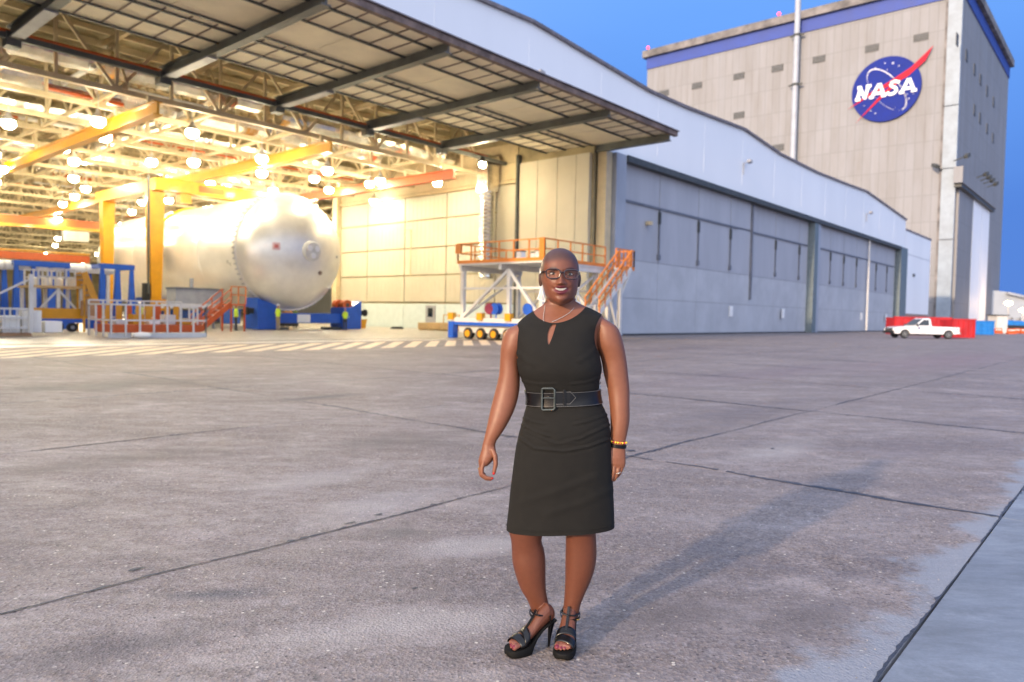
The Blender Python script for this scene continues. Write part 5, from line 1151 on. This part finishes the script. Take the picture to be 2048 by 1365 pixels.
# pigment: skin, shaved scalp, lips, brows, nails; legs also darkened for weaker light
skin = (.19, .072, .039); scalp = (.050, .027, .022); lip = (.10, .014, .024); brow = (.05, .024, .018); pink = (.26, .10, .075)
def pix(p):
    d = Vector(p)-CAMP; z = d.dot(fw); return CX+FPX*d.dot(RI)/z, CY-FPX*d.dot(UP)/z
nv = len(me.vertices); cols = [0.0]*(4*nv)
def mixc(a, b2, f_): return tuple(x+(y-x)*f_ for x, y in zip(a, b2))
def sst(x, a, b2): x = max(0, min(1, (x-a)/(b2-a))); return x*x*(3-2*x)
headtop = P(1120, 620).z; toes_z = .06
fing = [(P(987.6, 948, -.074), .006), (P(985, 957, -.066), .005), (P(1213, 968.5, -.046), .0062), (P(1208, 951, -.066), .006), (P(981.5, 959.5, -.048), .005), (P(1220, 967, -.038), .0055)]
for i, v_ in enumerate(me.vertices):
    co = v_.co; c = skin
    if co.z > headtop:
        c = mixc(skin, (.150, .053, .029), sst(co.z, headtop, headtop+.04))
        px, py = pix(co); front = co.y < Y0+HDY
        hl = 520+.0135*(px-1121)**2*.55
        s_ = 1-sst(py, hl-8, hl+7)
        if not front: s_ = 1-sst(py, 575, 592)
        elif abs(px-1121) > 31: s_ = max(s_, (1-sst(py, 548, 558))*sst(abs(px-1121), 31, 36))
        c = mixc(c, scalp, .85*s_)
        if front:
            for (b0, b1, byc) in ((1096.5, 1116, 536.6), (1130, 1149.5, 537.6)):
                if b0 < px < b1:
                    u = (px-b0)/(b1-b0); uu = u if b0 < 1120 else 1-u; yy = byc+1.8-4.0*math.sin(math.pi*(.15+.75*(uu if 1 else 0)))+(0 if uu > .2 else .6); c = mixc(c, brow, .95*gs(py-yy-1.5, 1.5)*min(1, 6*min(u, 1-u)))
            v2 = mouth_v(px, py); dx = abs(px-1122)
            if dx < 16:
                k = max(0, 1-(dx/16)**2.2)
                if -8.2*k-.6 < v2 < 9.2*k+.4: c = mixc(c, lip, min(1, 3*k)*.95)
            c = mixc(c, (.20, .066, .04), .35*(gs(px-1101, 8)*gs(py-566, 7)+gs(px-1143, 8)*gs(py-566, 7)))
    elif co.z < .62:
        c = (.115, .038, .020)  # leg skin painted darker, imitating the light falling off towards the ground
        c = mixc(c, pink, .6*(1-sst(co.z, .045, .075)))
        for n_, r_, key in nails:
            if (co-n_).length < r_: c = (.13, .008, .03)
    else:
        for n_, r_ in fing:
            if (co-n_).length < r_: c = (.42, .012, .015)
    cols[4*i:4*i+4] = (*c, 1)
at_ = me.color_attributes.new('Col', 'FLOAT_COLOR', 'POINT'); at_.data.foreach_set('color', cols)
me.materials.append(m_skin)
root = P(1085, 1318); root.z = 0
woman = thing('person', 'smiling person in sleeveless black dress, wide black belt, glasses and high heels', 'person', root)
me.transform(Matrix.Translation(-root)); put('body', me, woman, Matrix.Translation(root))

# dress: one closed garment, cut open at neck, keyhole and armholes
folds = [([(1044, 850), (1070, 864), (1098, 873)], .0042, 2.2), ([(1040, 877), (1068, 897), (1127, 903), (1176, 894), (1216, 879)], .0050, 2.4), ([(1046, 836), (1072, 846), (1090, 848)], .0032, 2), ([(1214, 829), (1176, 843), (1150, 848)], .0035, 2.2), ([(1218, 850), (1160, 878), (1130, 884)], .0040, 2.4),
         ([(1030, 1010), (1110, 985), (1190, 955)], .0022, 6), ([(1090, 1030), (1160, 1008), (1222, 980)], .0022, 6), ([(1040, 762), (1075, 769), (1110, 768)], .0025, 2.2), ([(1200, 756), (1172, 766), (1140, 769)], .0025, 2.2), ([(1052, 862), (1110, 888), (1150, 886)], .0028, 2.2), ([(1192, 696), (1176, 712), (1158, 722)], .002, 4), ([(1034, 706), (1052, 722), (1070, 730)], .002, 4)]
def seg_d(px, py, pts):
    b3 = 1e9
    for (ax, ay), (bx2, by) in zip(pts[:-1], pts[1:]):
        dx, dy = bx2-ax, by-ay; t = max(0, min(1, ((px-ax)*dx+(py-ay)*dy)/(dx*dx+dy*dy))); b3 = min(b3, math.hypot(px-ax-t*dx, py-ay-t*dy))
    return b3
NR, NS = 200, 150
dq = MB(); rings_ = []
for k in range(NR):
    py = 1056+(612-1056)*k/(NR-1); R_ = torso_ring(DR, py, NS); c = sum(R_, Vector())/NS; out = []
    for p in R_:
        dv = (p-c); dv.z = 0
        if dv.y < .02:
            px2, py2 = pix(p); h_ = 0
            for pts, A, sg in folds:
                if abs(py2-pts[len(pts)//2][1]) > 45: continue
                d = seg_d(px2, py2, pts)
                if d < 4*sg: h_ += A*(gs(d, sg)-.55*gs(d-1.9*sg, sg))
            h_ += .0012*math.sin(px2*.09+py2*.021)*sst(py2, 880, 960)
            p = p+dv.normalized()*h_
        out.append(p)
    rings_.append(out)
dq.rings(rings_)
dme = bpy.data.meshes.new('dress_solid'); dme.from_pydata(dq.v, [], dq.f)
bm = bmesh.new(); bm.from_mesh(dme); bmesh.ops.recalc_face_normals(bm, faces=bm.faces); bm.to_mesh(dme); bm.free()
do = bpy.data.objects.new('dress_solid', dme); COL.objects.link(do)
def cutter(poly, d0, d1):
    c = MB(); c.rings([[P(x, y, d0) for x, y in poly], [P(x, y, d1) for x, y in poly]]); m2 = bpy.data.meshes.new('cut'); m2.from_pydata(c.v, [], c.f)
    b3 = bmesh.new(); b3.from_mesh(m2); bmesh.ops.recalc_face_normals(b3, faces=b3.faces); b3.to_mesh(m2); b3.free()
    o = bpy.data.objects.new('cut', m2); COL.objects.link(o); return o
def curve_pts(pts, n=6):
    out = []
    for i in range(len(pts)-1):
        p0, p1, p2, p3 = pts[max(0, i-1)], pts[i], pts[i+1], pts[min(len(pts)-1, i+2)]
        for k in range(n):
            t = k/n; out.append(tuple(.5*((2*p1[j])+(-p0[j]+p2[j])*t+(2*p0[j]-5*p1[j]+4*p2[j]-p3[j])*t*t+(-p0[j]+3*p1[j]-3*p2[j]+p3[j])*t**3) for j in (0, 1)))
    return out+[pts[-1]]
neck = curve_pts([(1065, 606), (1066.5, 622), (1073, 633), (1086, 641.5), (1100, 646), (1112, 646.5), (1126, 644), (1143, 637.5), (1159, 627), (1171, 614), (1174, 604)])+[(1174, 590), (1065, 590)]
keyh = curve_pts([(1104, 649.5), (1099, 656), (1095, 668), (1094.5, 680), (1097, 689.5), (1101, 683), (1106, 670), (1110, 657), (1112, 649.5), (1108, 649), (1104, 649.5)])[:-1]
arml = [(940, 596), (1042, 596)]+curve_pts([(1042, 622), (1038, 638), (1034, 655), (1031.5, 675), (1031, 695), (1032.5, 708), (1036, 716)])+[(1030, 722), (940, 722)]
armr = [(1320, 590), (1204, 590)]+curve_pts([(1205, 612), (1204.5, 627), (1197, 641), (1191.5, 655), (1189, 672), (1190.5, 688), (1195, 701), (1200, 707)])+[(1210, 710), (1320, 710)]
cuts = [cutter(neck, -.5, .5), cutter(keyh, -.5, 0), cutter(arml, -.5, .5), cutter(armr, -.5, .5)]
for c in cuts:
    md = do.modifiers.new('b', 'BOOLEAN'); md.object = c; md.operation = 'DIFFERENCE'; md.solver = 'EXACT'
dg = bpy.context.evaluated_depsgraph_get(); fin = bpy.data.meshes.new_from_object(do.evaluated_get(dg))
for o in [do]+cuts: bpy.data.objects.remove(o)
fin.polygons.foreach_set('use_smooth', [True]*len(fin.polygons)); fin.set_sharp_from_angle(angle=rad(50))
fin.materials.clear(); fin.materials.append(m_dress); fin.transform(Matrix.Translation(-root)); fin.name = 'dress'
dress = put('dress', fin, woman, Matrix.Translation(root))
# hem stitch line
q = MB(); R_ = torso_ring(DR, 1047, 80, .0012); q.tube(R_+[R_[0]], .0012, 5, False); q.build('hem', m_dress, dress)

# belt
q = MB(); rs = []
for py, g_ in ((807.5, .0045), (807, .0075), (800, .0082), (790, .0085), (783, .0082), (779.5, .0075), (779, .0045)):
    rs.append(torso_ring([(r[0],)+r[1:] for r in DR], py, 90, g_))
q.rings(rs, False); belt = q.build('belt', m_patent, woman, smooth=True)
for py in (806.2, 780.4):
    q = MB(); R_ = torso_ring(DR, py, 90, .0084); q.tube(R_+[R_[0]], .0006, 5, False); q.build('belt_piping', m_pipe, belt)
def on_belt(px, py, out=0.0): return P(px, py, front_dy(DR, px, 793)-.0085-out)
q = MB(); fr = [(1084, 778), (1087, 776.5), (1106, 776.5), (1109, 779), (1109.5, 816), (1107, 819), (1086, 819.5), (1083.5, 817)]
W_ = [on_belt(x, y+1, .007) for x, y in fr]; q.tube(W_+[W_[0]], .0052, 8, False); q.build('buckle', m_buckle, belt, smooth=True)
q = MB(); q.tube([on_belt(1084, 797, .005), on_belt(1096, 796.5, .010), on_belt(1109, 797, .012)], .003, 6); q.build('prong', m_buckle, belt)
q = MB(); q.prism([on_belt(1107, 785, .002), on_belt(1141, 784, .002), on_belt(1152, 796, .002), on_belt(1140, 809, .002), on_belt(1107, 809, .002)], (0, -.003, 0)); q.build('belt_tip', m_patent, belt, bevel=.001)
tip_edge = [on_belt(x, y, .006) for x, y in ((1112, 809), (1140, 808.5), (1151.5, 796), (1141, 784.5), (1112, 785))]
q = MB(); q.tube(tip_edge, .0009, 5); q.build('tip_stitching', m_pipe, belt)
q = MB(); W_ = [on_belt(x, y, .008) for x, y in ((1126.5, 780), (1131.5, 780), (1132, 812), (1127, 812))]; q.prism(W_, (0, -.003, 0)); q.build('belt_loop', m_patent, belt, bevel=.001)
pk_ = P(1197, 780, -.01); q = MB(); q.box(pk_+Vector((0, 0, -.018)), pk_+Vector((.002, 0, .022)), .03, .016, Vector((1, 0, 0))); q.build('microphone_pack', m_grey, belt, bevel=.003)
q = MB(); q.tube([P(1199+3*math.sin(k*.9), 764+1.1*k, -.01) for k in range(14)], .0011, 5); q.build('coiled_wire', m_black, belt)

# face details
def on_face(px, py, out=0.0): return P(px, py, face_dy(px, py)-out)
for (ex, ey, tilt) in ((1106.2, 547.8, .02), (1139.2, 549.2, -.02)):
    def almond(sw, sh, out, n=24):
        pts = []
        for k in range(n):
            t = 2*math.pi*k/n; x = math.cos(t); y = math.sin(t)*(1-abs(x)**2.4)**.5 if abs(x) < 1 else 0
            pts.append((ex+sw*x, ey-sh*math.sin(t)*(1-.45*abs(x)**3)+tilt*sw*x))
        return pts
    bdy = face_dy(ex, ey); rings2 = []
    for f_, o_ in ((1, .0016), (.7, .0046), (.35, .0060), (.02, .0064)):
        rings2.append([P(ex+(x-ex)*f_, ey+(y-ey)*f_, bdy-o_) for x, y in almond(6.4, 2.4, 0)])
    q = MB(); q.rings(rings2); eye = q.build('eye', m_sclera, woman, smooth=True)
    rings2 = [[P(ex+.2+3.0*f_*math.cos(2*math.pi*k/16), ey-.2+min(2.2, 2.7*f_)*math.sin(2*math.pi*k/16), bdy-o_) for k in range(16)] for f_, o_ in ((1, .0062), (.6, .0080), (.05, .0086))]
    q = MB(); q.rings(rings2); q.build('iris', m_iris, eye, smooth=True)
    q = MB(); q.tube([P(ex+6.9*u, ey+.3-3.3*math.sqrt(max(0, 1-abs(u)**2.2)), bdy-.0055+.0035*abs(u)) for u in [-1+.1*k for k in range(21)]], [.0006+.0008*(1-abs(-1+.1*k)) for k in range(21)], 5); q.build('eyelashes', m_black, eye)
q = MB(); rows_t = []
for f_ in (0, .25, .6, 1):
    rows_t.append([P(1121.8+u*11.2, mouth_y, on_dy) for u, mouth_y, on_dy in [(u, 576.9-.012*(u*11.6)**2*.55+(4.9-3.8*abs(u)**2.6)*f_, face_dy(1122+u*11.6, 580.2-.0085*(u*11.6)**2)-.0048+.002*abs(f_-.4)) for u in [-1+.125*k for k in range(17)]]])
q.rings(rows_t, False, False); q.build('teeth', m_teeth, woman, smooth=True)
# glasses
gl = put('glasses', None, woman, Matrix.Translation(P(1122, 548, -.13))); gl.empty_display_size = .05
GD = -.128
def gdy(px): return GD+.000009*(px-1124)**2
for (gx, gy) in ((1106.3, 548.3), (1142.4, 550)):
    oc = []
    for k in range(36):
        t = 2*math.pi*k/36; x = sgn_pow(math.cos(t), .62)*14.2; y = -sgn_pow(math.sin(t), .62)*(8.6 if math.sin(t) > 0 else 9.0)
        if math.sin(t) > 0: y -= .8
        if math.sin(t) < 0: x *= .92
        oc.append((gx+x, gy+y))
    q = MB(); W_ = [P(x, y, gdy(x)) for x, y in oc]; q.tube(W_+[W_[0]], .0024, 8, False)
    q.tube([P(x, y-.5, gdy(x)-.0003) for x, y in oc if y < gy-3], .0026, 8); q.build('rim', m_frame, gl, smooth=True)
    q = MB(); q.add([P(x, y, gdy(x)) for x, y in oc], [tuple(range(36))]); q.build('lens', m_lens, gl)
q = MB(); q.tube([P(1120, 546, gdy(1120)), P(1124.3, 544.4, GD-.004), P(1128.8, 546.5, gdy(1128))], .0026, 8); q.build('bridge', m_frame, gl, smooth=True)
for (pts, nm) in (([(1092.5, 543.5, gdy(1092)), (1087, 543.2, -.105), (1082, 546, -.05), (1080, 550, .0), (1080, 556, .012)], 'l'), ([(1156, 545.5, gdy(1156)), (1158.6, 545.5, -.1), (1159, 548, -.05), (1158.5, 552, .0), (1158, 558, .012)], 'r')):
    q = MB(); q.tube([P(*p) for p in pts], [.0032, .0030, .0026, .0022, .002], 8); q.build('temple_arm', m_frame, gl, smooth=True)
# jewellery
for pts in ([(1083.2, 577.5, -.008), (1075.2, 598.5, -.012), (1090.2, 603.5, -.016)], [(1156.5, 584, -.008), (1151.5, 602, -.014), (1161, 607.5, -.010)]):
    W_ = [P(*p) for p in pts]; q = MB(); q.tube([W_[0], W_[1]], .0022, 6); q.tube([W_[1], W_[2]], .0030, 6); q.tube([W_[2], W_[0]], .0018, 6); q.tube([W_[0], W_[0]+Vector((0, .003, .014))], .0009, 5); q.build('earring', m_earring, woman)
def on_chest(px, py): return P(px, py, front_dy(DR, px, py, -.002)-.003)
nk = [(1090, 612), (1088.5, 622), (1087, 632), (1086, 640), (1089, 644)]; nk2 = [(1148, 616), (1139, 626), (1126, 634), (1112, 641), (1101, 645)]
for pts in (nk, nk2):
    W_ = [on_chest(x, y) for x, y in pts]; fine = []
    for a, c in zip(W_[:-1], W_[1:]): fine += [a.lerp(c, k/4) for k in range(4)]
    q = MB(); q.tube(fine, [.0009 if k % 2 else .0014 for k in range(len(fine))], 5); q.build('necklace_chain', m_silver, woman)
wc = at_y(1236.5, 884, Y0-.025)
def wrist(py, a, n, g_):
    c = at_y(1236.5-(py-884)*.12, py, Y0-.025); return [c+Vector((math.cos(2*math.pi*k/n)*(15.2*.00216+g_), math.sin(2*math.pi*k/n)*(.023+g_), -.10*math.cos(2*math.pi*k/n)*.03)) for k in range(n)]
bb = put('bead_bracelet', None, woman, Matrix.Translation(wc)); bb.empty_display_size = .03
m_beads = [mat('bead_yellow', (.85, .55, .03), .25, coat=.4), mat('bead_orange', (.8, .22, .03), .25, coat=.4), mat('bead_red', (.5, .03, .03), .25, coat=.4)]
for k, p in enumerate(wrist(884, 0, 22, .003)): q = MB(); q.sphere(p, .0045, 8, 6); q.build('bead', m_beads[(0, 0, 1, 0, 2)[k % 5]], bb, smooth=True)
q = MB(); q.rings([wrist(py, 0, 30, g_) for py, g_ in ((895.5, .002), (895, .0048), (888.8, .0048), (888.3, .002))], False); q.build('wristband', m_patent, woman, smooth=True)
for c, ax, m_, rr in ((P(1236.2, 946, -.0435), Vector((-.25, 0, 1)), m_silver, .0100), (P(961.4, 938, -.0165), Vector((.3, 0, 1)), m_gold, .0098)):
    q = MB(); a = ax.normalized(); u_ = a.cross(Vector((0, 1, 0))).normalized(); w_ = a.cross(u_); W_ = [c+(u_*math.cos(2*math.pi*k/16)+w_*math.sin(2*math.pi*k/16))*rr for k in range(17)]; q.tube(W_, .0017, 6, False)
    q.sphere(c+w_*(-rr if w_.y > 0 else rr) if m_ is m_silver else c-Vector((rr, 0, 0)), .0030, 8, 6); q.build('ring', m_, woman, smooth=True)
# sandals
for key, (F_, inner) in FT.items():
    sh = put('sandal', None, woman, Matrix.Translation(F_(.1, 0, 0))); sh.empty_display_size = .05
    q = MB(); rs = []
    for d, zb, zt, hw in ((-.018, .012, .024, .006), (-.016, .008, .027, .016), (-.011, .004, .029, .026), (-.003, .002, .031, .036), (.010, .0012, .032, .043), (.025, .001, .033, .047), (.045, .001, .035, .048), (.075, .001, .042, .046), (.090, .004, .052, .042), (.100, .028, .060, .039), (.12, .058, .076, .035), (.15, .086, .099, .031), (.185, .106, .114, .029), (.215, .110, .117, .023), (.228, .112, .116, .012)):
        n = 12; rs.append([F_(d, hw*x, zb+(zt-zb)*z) for x, z in ((-.9, 0), (0, 0), (.9, 0), (1, .3), (1, .7), (.95, 1), (0, 1), (-.95, 1), (-1, .7), (-1, .3))])
    q.rings(rs); q.build('platform_sole', m_sole, sh, smooth=True, angle=50)
    q = MB(); q.tube([F_(.205, 0, .112), F_(.203, 0, .085), F_(.198, 0, .04), F_(.196, 0, .004), F_(.196, 0, .001)], [.019, .0125, .0075, .0055, .0055], 12); q.build('stiletto_heel', m_patent, sh, smooth=True)
    def over(d0, d1, g_, name, a0=0.0, a1=math.pi, n=18, skew=0.0):
        fp = sorted(FP)
        def at_d(d): z, hh, hw = interp([(r[0]*1000, r[1], r[2], r[3]) for r in fp], d*1000); return z, hh, hw
        R2 = []
        for d in [d0+(d1-d0)*k/4 for k in range(5)]:
            z, hh, hw = at_d(d); R2.append([F_(d+skew*math.cos(a0+(a1-a0)*k/n), (hw+g_)*math.cos(a0+(a1-a0)*k/n), z-.004+(hh+g_+.004)*math.sin(a0+(a1-a0)*k/n)) for k in range(n+1)])
        q = MB(); q.rings(R2, False, False); o = q.build(name, m_patent, sh, smooth=True); md = o.modifiers.new('s', 'SOLIDIFY'); md.thickness = .0026; md.offset = 1; return o
    over(.022, .052, .0035, 'toe_strap', -.25, math.pi+.25, skew=.010*inner); over(.056, .082, .0045, 'vamp_strap', -.2, math.pi+.2, skew=-.006*inner)
    q = MB(); path = [F_(d, 0, z) for d, z in ((.070, .094), (.095, .123), (.113, .147), (.124, .166), (.129, .174))]
    R2 = []; sv = (F_(0, 1, 0)-F_(0, 0, 0))
    for p in path: R2.append([p-sv*.0055, p+sv*.0055, p+sv*.0055+(F_(-.003, 0, .002)-F_(0, 0, 0)), p-sv*.0055+(F_(-.003, 0, .002)-F_(0, 0, 0))])
    q.rings(R2); q.build('t_strap', m_patent, sh, bevel=.0008)
    lc = {'l': at_y(1080.5, 1226, Y0+.006), 'r': at_y(1140.5, 1229, Y0+.018)}[key]; ra = {'l': (20.4*.00216, .050), 'r': (18.6*.00216, .052)}[key]
    R2 = []
    for dz, g_ in ((-.0045, .001), (-.0045, .0045), (.0045, .0045), (.0045, .001)): R2.append([lc+Vector(((ra[0]+g_)*math.cos(2*math.pi*k/36), (ra[1]+g_)*math.sin(2*math.pi*k/36), dz+.004*math.sin(2*math.pi*k/36))) for k in range(36)])
    q = MB(); q.rings(R2, False)
    fp_ = {'l': [(1060.5, 1221, -.02), (1066, 1227, -.058), (1077, 1231.5, -.076), (1089, 1232.5, -.060), (1100, 1229, -.005)], 'r': [(1121.5, 1223, .01), (1125, 1227.5, -.02), (1135, 1231.5, -.034), (1148, 1232, -.030), (1158.5, 1228, .005)]}[key]
    q.tube([P(*p) for p in fp_], .0036, 8); q.build('ankle_strap', m_patent, sh, smooth=True)
    q = MB(); side = (F_(0, 1, 0)-F_(0, 0, 0))
    for s2 in (-1, 1): q.tube([F_(.185, s2*.029, .114), F_(.178, s2*.034, .150), Vector((lc.x, lc.y, lc.z))+side*s2*ra[0]*.98+(F_(.03, 0, 0)-F_(0, 0, 0))*.6], .0035, 6)
    q.build('heel_strap', m_patent, sh, smooth=True)
    q = MB(); p = lc+side*(-inner)*ra[0]*.75+Vector((0, -ra[1]*.75, 0)); q.box(p+Vector((-.006, -.004, 0)), p+Vector((.006, -.004, 0)), .010, .004); q.build('strap_buckle', m_gold, sh)
